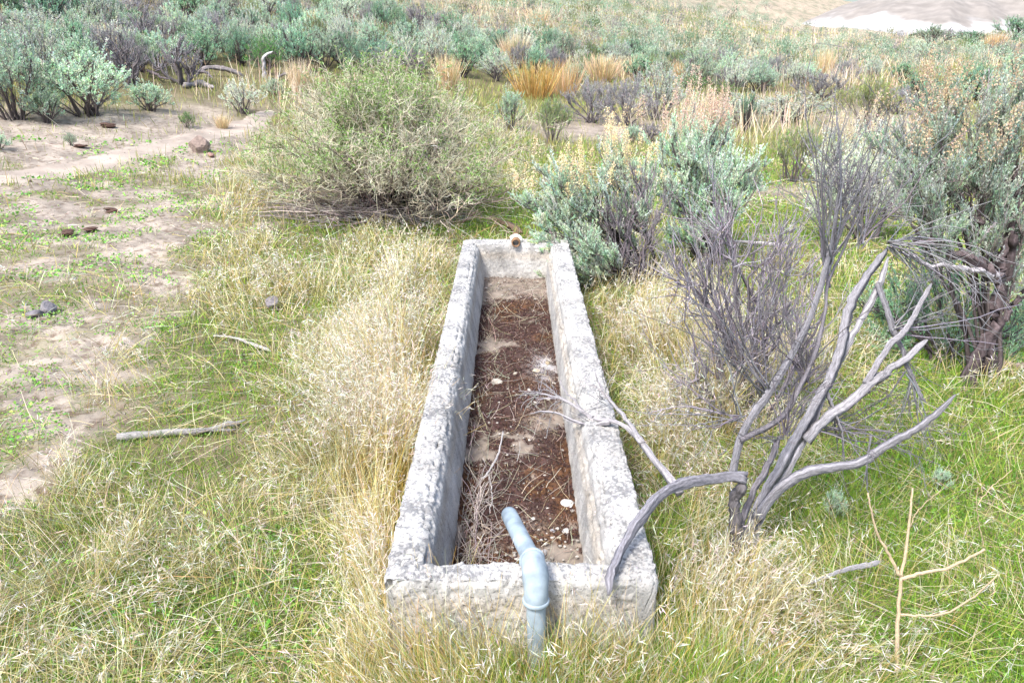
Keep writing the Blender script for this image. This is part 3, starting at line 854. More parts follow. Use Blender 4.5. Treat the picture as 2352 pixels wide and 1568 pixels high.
# --- taller sage directly behind it
B = np.array([1.72, 6.35, hz(1.72, 6.35)])
T = rel(B, [(1560, 390, 6.3, .20), (1640, 380, 6.4, .20), (1600, 320, 6.5, .18), (1540, 330, 6.3, .15), (1670, 450, 6.3, .18), (1590, 470, 6.2, .16), (1530, 440, 6.1, .14), (1700, 380, 6.5, .16), (1730, 420, 6.6, .14), (1620, 530, 6.1, .14), (1640, 300, 6.6, .13), (1560, 540, 6.1, .12)])
gb, gf, W, tg = bush_geo(r, T, SAGE_NEAR, .024, nsub=13, ntwig=17, nleaf=34, leaf=(.019, .0062), twig_up=.32, base_spread=.10, twl=.75, leafdir=.45)
tips = W[:, -1]; tips = tips[(tips[:, 2] > 1.0)]
plant('sagebrush', B, gb, gf, 'tall sagebrush with thick dark trunk and pinkish seed stalks, right of the leaning one', 'sagebrush', SAGEGRP,
      extra=[('seed_heads', seed_heads(r, tips, 60, .24, (.80, .62, .47)), M_leaf)])
# --- bare dark twiggy part between them: its own leafless bush
B = on_ground(1455, 655)
T = rel(B, [(1440, 480, B[1], .20), (1500, 520, B[1], .16), (1400, 470, B[1], .15), (1530, 470, B[1] + .1, .15), (1470, 400, B[1] + .1, .14), (1380, 600, B[1] - .1, .13), (1480, 600, B[1] - .1, .14), (1420, 560, B[1], .16), (1540, 590, B[1], .12)])
gb, gf, W, tg = bush_geo(r, T, dict(SAGE, twig=(.27, .24, .26), bark=(.10, .085, .095)), .020, nsub=10, ntwig=9, nleaf=0, limb_wig=.2, twig_up=.12)
plant('dead_bush', B, gb, None, 'leafless dark purple grey bush between the two sagebrushes by the trough', 'bush')
# --- big sage on the right edge, crooked trunk
B = on_ground(2262, 880)
Y0 = B[1]
def custom_limbs(gb, lst, S=12, flute=.16, wig=.009, K=26, rr=R, cap=False, cv=.22):
    for pts, r0, r1, col in lst:
        P = spline(pts, K)[None].copy(); P[:, 1:-1] += rr.normal(0, wig, (1, K - 2, 3))
        tubes(gb, P, r0, r1, S=S, col=col, flute=flute, colvar=cv, r=rr, cap=cap)
def A(*l): return np.array([at(*q) for q in l])
gb0 = Geo(); dk = (.10, .078, .080); gy = (.33, .31, .33)
custom_limbs(gb0, [
    (A((2262, 905, Y0), (2268, 820, Y0), (2285, 720, Y0), (2300, 660, Y0), (2300, 610, Y0), (2270, 560, Y0 + .1)) - B, .042, .024, dk),
    (A((2225, 915, Y0 - .1), (2232, 850, Y0 - .08), (2262, 790, Y0 - .03), (2290, 740, Y0), (2318, 600, Y0), (2330, 540, Y0)) - B, .032, .018, dk),
    (A((2295, 640, Y0), (2240, 600, Y0 - .05), (2170, 575, Y0 - .1), (2100, 548, Y0 - .1)) - B, .028, .012, dk),
    (A((2300, 630, Y0), (2230, 615, Y0 - .1), (2150, 610, Y0 - .15), (2060, 580, Y0 - .2)) - B, .020, .007, gy),
    (A((2285, 580, Y0), (2240, 500, Y0 + .1), (2190, 430, Y0 + .1), (2150, 350, Y0 + .15)) - B, .022, .008, dk),
    (A((2300, 600, Y0), (2330, 480, Y0 + .05), (2340, 380, Y0 + .1)) - B, .020, .008, dk),
    (A((2290, 760, Y0), (2330, 700, Y0 + .05), (2380, 640, Y0 + .1)) - B, .018, .008, dk),
    (A((2262, 560, Y0 + .05), (2245, 450, Y0 + .1), (2240, 330, Y0 + .2)) - B, .018, .006, dk)], S=12, flute=.2)
T = rel(B, [(2150, 330, 4.1, .20), (2220, 290, 4.2, .20), (2300, 320, 4.1, .20), (2130, 420, 4.0, .18), (2210, 400, 4.0, .18), (2290, 430, 4.0, .17), (2100, 350, 4.2, .15), (2360, 380, 4.1, .2), (2250, 500, 4.0, .14),
            (2120, 490, 3.9, .14), (2350, 500, 4.0, .15), (2170, 520, 3.9, .12), (2160, 250, 4.3, .12), (2330, 250, 4.2, .13), (2420, 450, 4.1, .2), (2090, 430, 4.0, .12), (2340, 620, 4.0, .13)])
gb, gf, W, tg = bush_geo(r, T, SAGE_NEAR, .012, nsub=12, ntwig=17, nleaf=32, leaf=(.017, .0050), twig_up=.34, base_spread=.02, foliage_in=.6, twl=.75, leafdir=.42)
gb = Geo() if False else gb
gb.join(gb0)
tips = W[:, -1]; tips = tips[(tips[:, 2] > 1.15)]
big = plant('sagebrush', B, gb, gf, 'largest sagebrush at the right edge with a crooked dark trunk, behind the bleached dead shrub', 'sagebrush', SAGEGRP,
      extra=[('seed_heads', seed_heads(r, tips, 75, .20, (.80, .58, .42)), M_leaf)])
# low foliage behind the crooked trunk
B = on_ground(2180, 850)
T = rel(B, [(2120, 720, B[1] + .3, .17), (2060, 690, B[1] + .3, .16), (2190, 800, B[1] + .1, .15), (2140, 640, B[1] + .4, .17), (2060, 800, B[1] + .2, .15), (2230, 680, B[1] + .4, .15), (1990, 700, B[1] + .3, .14), (2350, 760, B[1] + .3, .18), (2330, 840, B[1] + .1, .15)])
gb, gf, W, tg = bush_geo(r, T, SAGE_DEEP, .013, nsub=10, ntwig=12, nleaf=24, leaf=(.018, .005), twl=.7, leafdir=.5)
plant('sagebrush', B, gb, gf, 'low deep green sagebrush filling the gap below the limbs of the crooked trunk', 'sagebrush', SAGEGRP)
# pale leafy sage behind the dead shrub's top
B = on_ground(1985, 560)
T = rel(B, [(1960, 440, B[1], .22), (2020, 400, B[1], .22), (2050, 470, B[1], .2), (1900, 400, B[1], .2), (1940, 340, B[1] + .1, .2), (2030, 330, B[1] + .1, .18), (1880, 460, B[1], .16), (2080, 390, B[1], .18)])
gb, gf, W, tg = bush_geo(r, T, SAGE_PALE, .02, nsub=10, ntwig=12, nleaf=18, leaf=(.024, .006), twig_up=.34, twl=.75, leafdir=.5)
tips = W[:, -1]; tips = tips[(tips[:, 2] > .8)]
plant('sagebrush', B, gb, gf, 'pale sagebrush with straw coloured stalks behind the top of the bleached dead shrub', 'sagebrush', SAGEGRP,
      extra=[('seed_heads', seed_heads(r, tips, 40, .2, (.66, .54, .42)), M_leaf)])

# ------------------------------------------------------------------ the bleached dead shrub right of the trough
GW = (.21, .205, .222); GL = (.27, .262, .278); GD = (.15, .14, .155)
B = np.array([.86, 2.37, hz(.86, 2.37)])
dead = thing('dead_shrub', B, 'bleached grey dead shrub with a thick split leaning trunk, just right of the trough', 'dead shrub')
def limb(name, specs, K=40, S=16, flute=.17, wig=.003, seed=1, par=None):
    g = Geo(); rr = np.random.default_rng(seed); out = []
    for pts, r0, r1, col in specs:
        P = spline(pts, K)[None] - B; P = gnarl(P, rr, r0, wig)
        tubes(g, P, r0, r1, S=S, col=col, flute=flute, colvar=.17, r=rr, cap=True, rad=worn(r0, r1, K, rr)); out.append(P[0])
    g.build(name, M_wood, par or dead); return out
tr = limb('trunk', [
    (A((1702, 1310, 2.34), (1718, 1230, 2.38), (1755, 1130, 2.42), (1800, 1050, 2.46), (1850, 970, 2.50), (1895, 880, 2.55), (1920, 810, 2.60), (1945, 720, 2.66), (1990, 640, 2.72), (2038, 570, 2.78)), .019, .013, GW),
    (A((1712, 1300, 2.36), (1735, 1220, 2.40), (1775, 1130, 2.44), (1830, 1040, 2.47), (1868, 960, 2.53), (1900, 890, 2.58), (1950, 780, 2.64), (2000, 690, 2.70), (2040, 590, 2.74)), .016, .009, GL)], seed=2, wig=.0045, K=60)
limb('branch', [(A((1735, 1190, 2.38), (1790, 1120, 2.36), (1860, 1080, 2.34), (1960, 1060, 2.32), (2050, 1020, 2.30), (2120, 975, 2.28), (2195, 905, 2.26)), .017, .007, GW)], seed=3)
limb('branch', [(A((1712, 1098, 2.22), (1660, 1096, 2.20), (1590, 1106, 2.14), (1530, 1135, 2.06), (1480, 1180, 1.97), (1440, 1240, 1.88), (1410, 1300, 1.78), (1398, 1365, 1.71)), .017, .011, (.19, .185, .205))], seed=4)
limb('stump', [(A((1700, 1290, 2.33), (1690, 1220, 2.28), (1688, 1160, 2.24), (1705, 1105, 2.22)), .020, .017, (.12, .11, .115)), (A((1690, 1285, 2.30), (1705, 1190, 2.27), (1745, 1100, 2.32), (1790, 1000, 2.4)), .013, .009, GD)], seed=5)
limb('branch', [(A((1850, 1010, 2.48), (1930, 930, 2.5), (2010, 870, 2.52), (2060, 840, 2.53), (2130, 780, 2.55)), .018, .011, GL)], seed=6)
limb('branch', [(A((1990, 880, 2.52), (2040, 800, 2.54), (2090, 740, 2.56), (2140, 650, 2.6)), .012, .007, (.26, .25, .27))], seed=7)
limb('branch', [(A((2015, 650, 2.7), (2040, 720, 2.62), (2070, 790, 2.58), (2088, 850, 2.55), (2110, 900, 2.52), (2128, 925, 2.5)), .011, .004, GW)], seed=8)
limb('branch', [(A((1680, 1100, 2.36), (1700, 1000, 2.40), (1760, 900, 2.46), (1830, 790, 2.55), (1870, 690, 2.62), (1900, 590, 2.68), (1920, 500, 2.72), (1930, 420, 2.76), (1925, 330, 2.8), (1918, 235, 2.84)), .013, .0025, GW)], seed=9)
limb('branch', [(A((1700, 1010, 2.38), (1790, 960, 2.45), (1840, 880, 2.5), (1870, 820, 2.55), (1895, 740, 2.62), (1905, 640, 2.7), (1940, 560, 2.75), (1975, 450, 2.8)), .012, .003, GD)], seed=10)
limb('branch', [(A((1900, 640, 2.75), (1920, 560, 2.8), (1950, 480, 2.85), (1985, 400, 2.9), (2000, 330, 2.9)), .006, .002, GL)], seed=11)
limb('branch', [(A((1905, 660, 2.7), (1890, 580, 2.8), (1880, 490, 2.85), (1860, 410, 2.9)), .006, .002, GD)], seed=12)
limb('branch', [(A((1900, 900, 2.54), (1930, 980, 2.46), (1940, 1060, 2.42)), .006, .002, GW), (A((2000, 1000, 2.4), (1990, 1080, 2.38), (1995, 1150, 2.36)), .004, .0015, GW)], seed=13, S=6)
# broken crown: fine curved twigs
rt = np.random.default_rng(21); g = Geo()
def twigs(st, d, ln, n, r0=.003, wig=.14, up=0.0, col=GW, K=7, kids=4, fan=.35):
    P = grow(np.repeat(st[None], n, 0) + rt.normal(0, .01, (n, 3)), np.repeat(np.asarray(d, float)[None], n, 0) + rt.normal(0, fan, (n, 3)), ln * rt.uniform(.4, 1.1, n), K, wig, up, rt)
    tubes(g, P, r0, .0012, S=4, col=vary(col, n, .04, .2, rt), r=rt)
    k = np.repeat(np.arange(n), kids); i = rt.integers(1, K, n * kids); dd = norm(P[k, i] - P[k, i - 1]) + rt.normal(0, .55, (n * kids, 3))
    Q = grow(P[k, i], dd, ln * .4 * rt.uniform(.3, 1, n * kids), 5, .2, up, rt); tubes(g, Q, .0014, .0007, S=3, col=vary(col, n * kids, .04, .2, rt), r=rt)
    k2 = np.repeat(np.arange(len(Q)), 2); i = rt.integers(1, 5, len(k2)); W2 = grow(Q[k2, i], norm(Q[k2, i] - Q[k2, i - 1]) + rt.normal(0, .6, (len(k2), 3)), ln * .18, 4, .2, up, rt); tubes(g, W2, .0009, .0006, S=3, col=vary(col, len(k2), .04, .2, rt), r=rt)
top = at(2045, 560, 2.78) - B
twigs(top, (1, -.1, .25), .38, 14, up=-.10, col=GL)
twigs(top, (.9, 0, -.5), .40, 8, up=-.05, col=GW)
twigs(at(1935, 470, 2.75) - B, (.1, 0, 1), .30, 10, col=GW, fan=.25)
twigs(at(1900, 600, 2.7) - B, (.0, 0, 1), .55, 20, col=GW, fan=.25, up=.05)
twigs(at(1980, 560, 2.75) - B, (.25, 0, 1), .42, 12, col=GL, fan=.22, up=.05)
twigs(at(1850, 860, 2.55) - B, (-.4, 0, .9), .42, 12, col=GD, fan=.35)
twigs(at(2090, 860, 2.54) - B, (.1, -.1, -1), .32, 7, col=GW, fan=.3)
twigs(at(1920, 960, 2.5) - B, (.5, -.1, -.7), .25, 6, col=GW, fan=.3)
twigs(at(1880, 980, 2.5) - B, (.9, 0, .1), .42, 12, col=(.19, .18, .20), fan=.4)
twigs(at(2050, 760, 2.6) - B, (.9, 0, .1), .38, 10, col=GW, fan=.4)
twigs(at(1700, 960, 2.42) - B, (-.9, 0, .25), .45, 10, col=GW, fan=.35)
twigs(at(1760, 900, 2.46) - B, (-.6, 0, .9), .50, 12, col=GD, fan=.35)
twigs(at(1800, 1000, 2.4) - B, (-.3, -.1, .6), .35, 12, col=GD, fan=.5)
g.build('twigs', M_wood, dead)

# dark leafless shrub standing behind the bleached one
B2 = on_ground(1755, 985); Yb = B2[1]
T = rel(B2, [(1620, 560, Yb, .20), (1700, 480, Yb + .1, .22), (1760, 600, Yb + .1, .2), (1650, 700, Yb, .2), (1780, 720, Yb, .18), (1840, 560, Yb + .1, .18), (1590, 640, Yb, .15), (1700, 800, Yb - .1, .18), (1850, 700, Yb, .16), (1860, 850, Yb, .16), (1610, 870, Yb - .1, .14)])
gb, gf, W, tg = bush_geo(np.random.default_rng(31), T, dict(SAGE, bark=(.125, .11, .125), twig=(.30, .275, .305)), .018, nsub=12, ntwig=9, nleaf=0, limb_wig=.28, twig_up=.10, S=8, base_spread=.07, foliage_in=.2, twl=.75)
plant('dead_bush', B2, gb, None, 'leafless bush of dark purplish twigs directly behind the bleached dead shrub', 'bush')

# ------------------------------------------------------------------ big leafy bush behind the trough, left
B = on_ground(905, 497); Yw = B[1]; r = np.random.default_rng(41)
gbw, gfw = Geo(), Geo(); n = 210; K = 9
a = r.uniform(0, 2 * np.pi, n); tilt = np.abs(r.normal(0, .75, n)); tilt = np.clip(tilt, 0, 1.45)
st = np.stack([r.normal(0, .17, n), r.normal(0, .15, n), -.04 * np.ones(n)], -1)
d = np.stack([np.sin(tilt) * np.cos(a) * 1.45, np.sin(tilt) * np.sin(a), np.cos(tilt)], -1)
ln = (1.36 + .16 * tilt / 1.4) * r.uniform(.6, 1.04, n)
P = grow(st, d, ln, K, .09, -.01, r)
tubes(gbw, P, .010 * r.uniform(.6, 1.4, n), .003, S=5, col=vary((.13, .10, .095), n, .05, .25, r), r=r)
lv = P; rg0 = np.random.default_rng(8)
for lev, (cnt, lenf, wig, colb) in enumerate([(11, .46, .20, (.26, .22, .18)), (7, .17, .28, (.50, .46, .34)), (2, .085, .3, (.60, .57, .44))]):
    m = len(lv); kk = lv.shape[1]; k = np.repeat(np.arange(m), cnt); t = r.uniform(.30 if lev == 0 else .15, 1, m * cnt) * (kk - 1); i = np.clip(t.astype(int), 0, kk - 2); f = (t - i)[:, None]
    s0 = lv[k, i] * (1 - f) + lv[k, i + 1] * f; dd = norm(lv[k, i + 1] - lv[k, i]) + r.normal(0, .55, (m * cnt, 3)) + np.array([0, 0, .1])
    Q = grow(s0, dd, lenf * r.uniform(.5, 1.15, m * cnt), 5 if lev == 0 else 4, wig, .02, r)
    Q[..., 2] = np.maximum(Q[..., 2], .01)
    cut = (Q[:, 0, 2] > [.0, .34, .42][lev] * (1 + .5 * rg0.normal(0, .4, len(Q)))); Q = Q[cut]; colq = vary(colb, len(Q), .05, .22, r)
    tubes(gbw, Q, [.0038, .0023, .0016][lev], [.0018, .0013, .001][lev], S=3, col=colq, r=r)
    lv = Q
m = len(lv); rad = np.linalg.norm(lv[:, -1] * np.array([1, 1, 1.0]), axis=1)
gm = fbm(lv[:, -1, 0] * 3 + 5, lv[:, -1, 2] * 3 + lv[:, -1, 1] * 2, 51, 3)
pr = 1.7 * sstep(.42, .55, gm) * sstep(.55, 1.1, lv[:, -1, 2] + .35 * np.abs(lv[:, -1, 0]) + .0) + .10 * sstep(.3, .8, lv[:, -1, 2])
k = np.nonzero(r.uniform(0, 1, m) < pr * 1.0)[0]; k = np.repeat(k, 5); ml = len(k)
t = r.uniform(.1, 1, ml) * 3; i = np.clip(t.astype(int), 0, 2); f = (t - i)[:, None]; p = lv[k, i] * (1 - f) + lv[k, i + 1] * f
leaves(gfw, p, norm(lv[k, i + 1] - lv[k, i]) + r.normal(0, .5, (ml, 3)), r.uniform(.018, .040, ml), .009, pick([(.17, .31, .06), (.22, .36, .09), (.30, .40, .18), (.11, .21, .05)], [3, 3, 2, 1], ml, r), r)
# litter of dead stems at its foot
g2 = Geo(); n = 420; a = r.uniform(-np.pi, np.pi, n)
st = np.stack([r.normal(-.28, .42, n), r.normal(-.22, .16, n), r.uniform(.0, .20, n)], -1)
P = grow(st, np.stack([np.cos(a), .35 * np.sin(a), r.normal(0, .12, n)], -1), r.uniform(.3, .9, n), 6, .12, 0, r); P[..., 2] = np.maximum(P[..., 2], .005)
tubes(g2, P, .0045 * r.uniform(.5, 1.3, n), .0015, S=4, col=vary((.29, .25, .24), n, .05, .3, r), r=r)
plant('leafy_bush', B, gbw, gfw, 'big round bush of tangled pale twigs with bright green leaves behind the trough', 'bush', extra=[('dead_stems', g2, M_bark)], leaf_mat=M_grass)
print('T bushes near', time.time() - T0)

# ------------------------------------------------------------------ sagebrush and other bushes of the slope
def variant(seed, pal, n, rad, blob, leaf, nsub=7, ntwig=8, nleaf=9, low=.25, **k):
    r = np.random.default_rng(seed)
    gb, gf, W, tg = bush_geo(r, dome_targets(r, n, rad, 1.0, blob, low), pal, nsub=nsub, ntwig=ntwig, nleaf=nleaf, leaf=leaf, **k)
    gb2 = gb.mesh('branches', M_bark); gf2 = gf.mesh('foliage', M_leaf, False) if gf.n else None
    # thinned version for the far mass
    lo = Geo()
    if gf.n:
        v, q, t, c = gf.arrays(); m = len(q); s = r.choice(m, 230)
        vv = v.reshape(-1, 4, 3)[s]; cen = vv.mean(1, keepdims=True); vv = cen + (vv - cen) * np.array([2.6, 2.6, 2.6])
        cl_ = c.reshape(-1, 4, 3)[s, 0]; cl_ = .3 * cl_ + .7 * cl_.mean(0); lo.add(vv.reshape(-1, 3), np.arange(len(s) * 4).reshape(-1, 4), None, np.repeat(cl_, 4, 0))
    v, q, t, c = gb.arrays(); s = r.choice(len(q), 60); qq = q[s]; vv = v[qq]; cen = vv.mean(1, keepdims=True)
    vv = cen + (vv - cen) * np.array([2.0, 2.0, 1.5]); lo.add(vv.reshape(-1, 3), np.arange(60 * 4).reshape(-1, 4), None, np.repeat(c[qq[:, 0]], 4, 0))
    return (gb2, gf2, lo.arrays())
L = (.034, .013)
VAR = {
 'sage':  [variant(101, SAGE, 17, .62, .28, L, base_r=.019, nleaf=9, low=.05), variant(102, SAGE, 19, .70, .26, L, base_r=.018, nleaf=10, low=.12), variant(103, SAGE, 14, .55, .28, L, base_r=.022, low=.2, nleaf=12)],
 'deep':  [variant(111, SAGE_DEEP, 17, .62, .28, L, base_r=.019, nleaf=9, low=.05), variant(112, SAGE_DEEP, 12, .58, .28, L, base_r=.035, low=.25, nleaf=11)],
 'pale':  [variant(121, SAGE_PALE, 14, .70, .28, L, base_r=.025, low=.12), variant(122, SAGE_PALE, 12, .62, .28, L, base_r=.022, nleaf=8, low=.2)],
 'open':  [variant(131, SAGE, 9, .58, .25, L, base_r=.045, low=.55, nleaf=12, S=7, limb_wig=.2), variant(132, SAGE_DEEP, 8, .55, .25, L, base_r=.045, low=.5, nleaf=12, S=7, limb_wig=.2)],
 'grey':  [variant(141, GREY, 14, .72, .27, (.034, .009), base_r=.02, nleaf=6, ntwig=12, low=.12), variant(142, GREY, 13, .7, .27, (.034, .009), base_r=.02, nleaf=7, ntwig=12, low=.15)],
 'dead':  [variant(151, dict(GREY, twig=(.24, .225, .24)), 10, .6, .26, L, base_r=.038, nleaf=0, ntwig=12, limb_wig=.3, S=7), variant(152, dict(GREY, twig=(.24, .225, .24)), 8, .55, .28, L, base_r=.045, nleaf=1, ntwig=11, limb_wig=.35, S=7, low=.4)],
 'rabbit': [variant(161, RABBIT, 14, .55, .24, (.05, .008), base_r=.014, nleaf=10, twig_up=.7, low=.45, leafdir=.25), variant(162, RABBIT, 14, .50, .25, (.05, .008), base_r=.014, nleaf=10, twig_up=.7, low=.5, leafdir=.25)],
 'green': [variant(171, GREEN, 11, .55, .28, (.034, .013), base_r=.022, nleaf=9, low=.25)],
}
GRP = {'sage': 'blue green sagebrush of the slope', 'deep': 'deep green sagebrush of the slope', 'pale': 'pale sagebrush of the slope', 'open': 'open crowned sagebrush of the slope',
       'grey': 'grey twiggy bushes of the slope', 'dead': 'leafless bushes of the slope', 'rabbit': 'rabbitbrush of the slope', 'green': 'green bushes of the slope'}
NAME = {'sage': 'sagebrush', 'deep': 'sagebrush', 'pale': 'sagebrush', 'open': 'sagebrush', 'grey': 'grey_bush', 'dead': 'dead_bush', 'rabbit': 'rabbitbrush', 'green': 'green_bush'}
rb = np.random.default_rng(61)
placed = []
def put(kind, pos, hgt, wid, label, group=None, v=None):
    vs = VAR[kind]; gb, gf, lo = vs[rb.integers(len(vs)) if v is None else v]
    o = thing(NAME[kind], pos, label, 'sagebrush' if NAME[kind] == 'sagebrush' else 'bush', group, rb.uniform(0, 6.28), (wid, wid, hgt))
    b = bpy.data.objects.new('branches', gb); C.objects.link(b); b.parent = o
    if gf: f = bpy.data.objects.new('foliage', gf); C.objects.link(f); f.parent = o
    placed.append((pos[0], pos[1], wid * .62)); return o
# (kind, base px, base py, top py, width px, label)
HAND = [
 ('sage', 205, 266, 112, 200, 'large bright blue green sagebrush at the edge of the bare ground, upper left'),
 ('sage', 40, 275, 70, 170, 'tall sagebrush cut by the left edge, with a dark shaded foot'),
 ('sage', 110, 282, 200, 90, 'low sagebrush tucked at the foot of the tall one at the left edge'),
 ('sage', 345, 255, 185, 95, 'low spreading sagebrush just right of the large bright one'),
 ('dead', 307, 195, 72, 105, 'grey leafless bush behind and right of the large bright sagebrush'),
 ('dead', 425, 195, 80, 120, 'dead bush with a dark forked trunk beside the fallen logs'),
 ('sage', 474, 136, 44, 110, 'rounded full sagebrush directly above the arched fallen log'),
 ('open', 573, 98, 20, 75, 'small sagebrush with a bare dark trunk, above the vivid green bush'),
 ('green', 614, 172, 80, 85, 'vivid green bush above the right end of the arched fallen log'),
 ('open', 672, 146, 46, 72, 'blue grey sagebrush on a dark trunk right of the vivid green bush'),
 ('pale', 560, 262, 178, 95, 'pale low sagebrush on the far side of the bend of the path'),
 ('sage', 628, 222, 180, 60, 'small sagebrush between the log pile and the big leafy bush'),
 ('pale', 96, 112, 18, 125, 'broad pale sagebrush with tall straw standing in front, upper left corner area'),
 ('deep', 150, 34, -8, 60, 'dark little sagebrush cut by the top edge, near the left corner'),
 ('dead', 226, 40, -12, 55, 'blackish twiggy bush at the top edge above the broad pale sagebrush'),
 ('grey', 290, 48, -6, 100, 'pale grey twiggy bush at the top edge, upper left'),
 ('sage', 298, 92, 22, 70, 'sagebrush in front of the pale grey twiggy bush at the top edge'),
 ('dead', 368, 75, 18, 75, 'brownish dark dead bush right of the pale grey twiggy one'),
 ('deep', 432, 45, -16, 85, 'dark bush hanging over the top edge above the rounded full sagebrush'),
 ('pale', 190, 125, 42, 80, 'thin pale sagebrush with a visible trunk behind the large bright one'),
 ('rabbit', 8, 52, 22, 55, 'yellow green bush at the left edge near the top corner'),
 ('sage', 743, 158, 60, 90, 'wide blue sagebrush above the left shoulder of the big leafy bush'),
 ('deep', 790, 152, 66, 80, 'dark blue green sagebrush above the crown of the big leafy bush'),
 ('sage', 852, 134, 52, 75, 'tufted sagebrush with dark stems above the crown of the big leafy bush'),
 ('sage', 935, 120, 48, 95, 'broad sagebrush above the right half of the big leafy bush'),
 ('dead', 951, 178, 100, 60, 'twisted dark dead bush peeking over the crown of the big leafy bush'),
 ('deep', 1022, 100, 55, 62, 'round sagebrush beside tan grass above the right side of the big leafy bush'),
 ('open', 1104, 116, 72, 45, 'left one of a pair of small round sagebrushes above the olive grey bush'),
 ('open', 1138, 114, 70, 42, 'right one of a pair of small round sagebrushes above the olive grey bush'),
 ('open', 1204, 102, 60, 55, 'small sagebrush on thin stems above the bright orange grass clump'),
 ('sage', 1271, 98, 64, 40, 'little upright sagebrush alone in tan grass above the second orange clump'),
 ('deep', 1063, 178, 92, 66, 'olive sagebrush right of the tall tan grass behind the big leafy bush'),
 ('pale', 1140, 185, 118, 95, 'soft olive grey sagebrush left of the bright orange grass clump'),
 ('sage', 1172, 297, 200, 66, 'dense blue sagebrush against the right flank of the big leafy bush'),
 ('rabbit', 1268, 330, 222, 100, 'green topped bush with white grey bare limbs behind the leaning sagebrush'),
 ('grey', 1358, 282, 176, 125, 'left grey bush of the rounded row behind the bare soil patch'),
 ('grey', 1436, 288, 170, 110, 'middle grey bush of the rounded row behind the bare soil patch'),
 ('pale', 1510, 276, 142, 120, 'right, greener bush of the rounded row behind the bare soil patch'),
 ('dead', 1597, 182, 112, 70, 'grey leafless bush with dark trunk behind the rounded row'),
 ('green', 1592, 218, 172, 75, 'spiky green bush right of the rounded row of grey bushes'),
 ('green', 1662, 238, 186, 60, 'bright green low bush behind the thin dark sapling'),
 ('pale', 1818, 282, 208, 190, 'wide silvery low sagebrush left of the round rabbitbrush'),
 ('pale', 1700, 290, 220, 120, 'silvery sagebrush left of the wide silvery low one'),
 ('rabbit', 1990, 294, 178, 160, 'round rabbitbrush with dark stems fanning from one foot on bare soil'),
 ('rabbit', 1822, 420, 285, 150, 'rabbitbrush with yellow tips and dark bare stems behind the bleached dead shrub'),
 ('grey', 2058, 262, 195, 85, 'dark grey bush touching the right side of the round rabbitbrush'),
 ('deep', 2117, 240, 168, 110, 'deep green low sagebrush right of the round rabbitbrush'),
 ('deep', 2234, 232, 150, 120, 'deep green sagebrush behind the seed heads of the largest sagebrush'),
 ('sage', 2325, 235, 120, 110, 'sagebrush cut by the right edge, above the largest sagebrush'),
 ('deep', 2320, 330, 200, 120, 'shaded green bush at the right edge behind the largest sagebrush'),
 ('open', 2140, 108, 58, 70, 'wide sagebrush on a dark forked trunk below the white hill'),
 ('dead', 2177, 92, 62, 30, 'small black leafless bush below the right part of the white hill'),
 ('rabbit', 2091, 78, 46, 36, 'pale bush standing up against the white foot of the hill'),
 ('deep', 2330, 90, 38, 90, 'dark green bush at the right edge against the hill'),
 ('deep', 2230, 98, 70, 90, 'wide flat olive bush left of the orange grass near the right edge'),
 ('grey', 1880, 230, 160, 110, 'purplish grey bush behind the wide silvery low sagebrush'),
 ('sage', 1450, 330, 285, 45, 'small sagebrush tuft on the bare soil patch behind the trough'),
 ('dead', 1490, 325, 280, 60, 'low arching dead twigs on the bare soil patch behind the seed heads'),
 ('open', 1712, 304, 212, 45, 'thin dark sapling with a small airy crown left of the silvery sagebrush'),
 ('pale', 1950, 480, 330, 120, 'grey green sagebrush directly behind the tip of the bleached dead shrub'),
 ('green', 430, 293, 256, 44, 'bright green tuft of a bush on the far edge of the bare ground'),
 ('sage', 164, 335, 304, 28, 'tiny round sagebrush on the bare ground above the path'),
 ('sage', 1912, 1196, 1120, 60, 'young blue green sagebrush seedling in the grass right of the dead shrub'),
 ('sage', 2152, 1132, 1072, 52, 'young sagebrush seedling beside the bare patch near the right edge'),
 ('sage', -5, 345, 300, 50, 'small sagebrush half cut by the left edge above the path'),
]
for kd, bx, by, ty, wpx, lb in HAND:
    p = on_ground(bx, by); dist = math.hypot(p[1] * cp, (CAM_Z - p[2]) * 1) * 1.0
    dep = p[1] * cp - (p[2] - CAM_Z) * sp
    # height from the sight line through its top
    dt = ray(bx, ty); zt = CAM_Z + dt[2] * p[1] / dt[1]
    put(kd, p, max(zt - p[2], .08) * 1.0, wpx * dep / FPX / 1.12, lb, GRP[kd])

# scattered over the slope
def zone(px, py):
    if px < 330: return 'on the upper left hillside' if py < 110 else 'left of the fallen logs'
    if px < 720: return 'on the hillside above the fallen logs'
    if px < 1180: return 'on the slope above the big leafy bush'
    if px < 1350: return 'on the slope above the orange grass clump'
    if px < 1650: return 'on the slope above the row of rounded grey bushes'
    if px < 1900: return 'in the hollow left of the white hill' if py < 130 else 'on the flat behind the silvery sagebrush'
    if px < 2180: return 'on the flat in front of the white hill'
    return 'on the flat near the right edge below the hill'
BASEMAX_X = [-400, 0, 330, 600, 700, 1200, 1320, 1550, 1700, 1900, 2100, 2300, 2800]
BASEMAX_Y = [240, 235, 165, 150, 170, 175, 190, 190, 215, 190, 190, 190, 200]
cand = []
rs = np.random.default_rng(63)
DESC = {'sage': 'blue sagebrush', 'deep': 'dark green sagebrush', 'pale': 'pale silvery sagebrush', 'open': 'dark stemmed sagebrush', 'grey': 'grey twiggy bush', 'dead': 'leafless dark bush', 'rabbit': 'yellow green rabbitbrush', 'green': 'green bush'}
kinds = ['sage', 'deep', 'pale', 'open', 'grey', 'dead', 'rabbit', 'green']
NC = 60000
az = rs.uniform(-44, 42, NC); rr_ = np.exp(rs.uniform(math.log(11), math.log(170), NC)); o_ = np.argsort(rr_); az, rr_ = az[o_], rr_[o_]
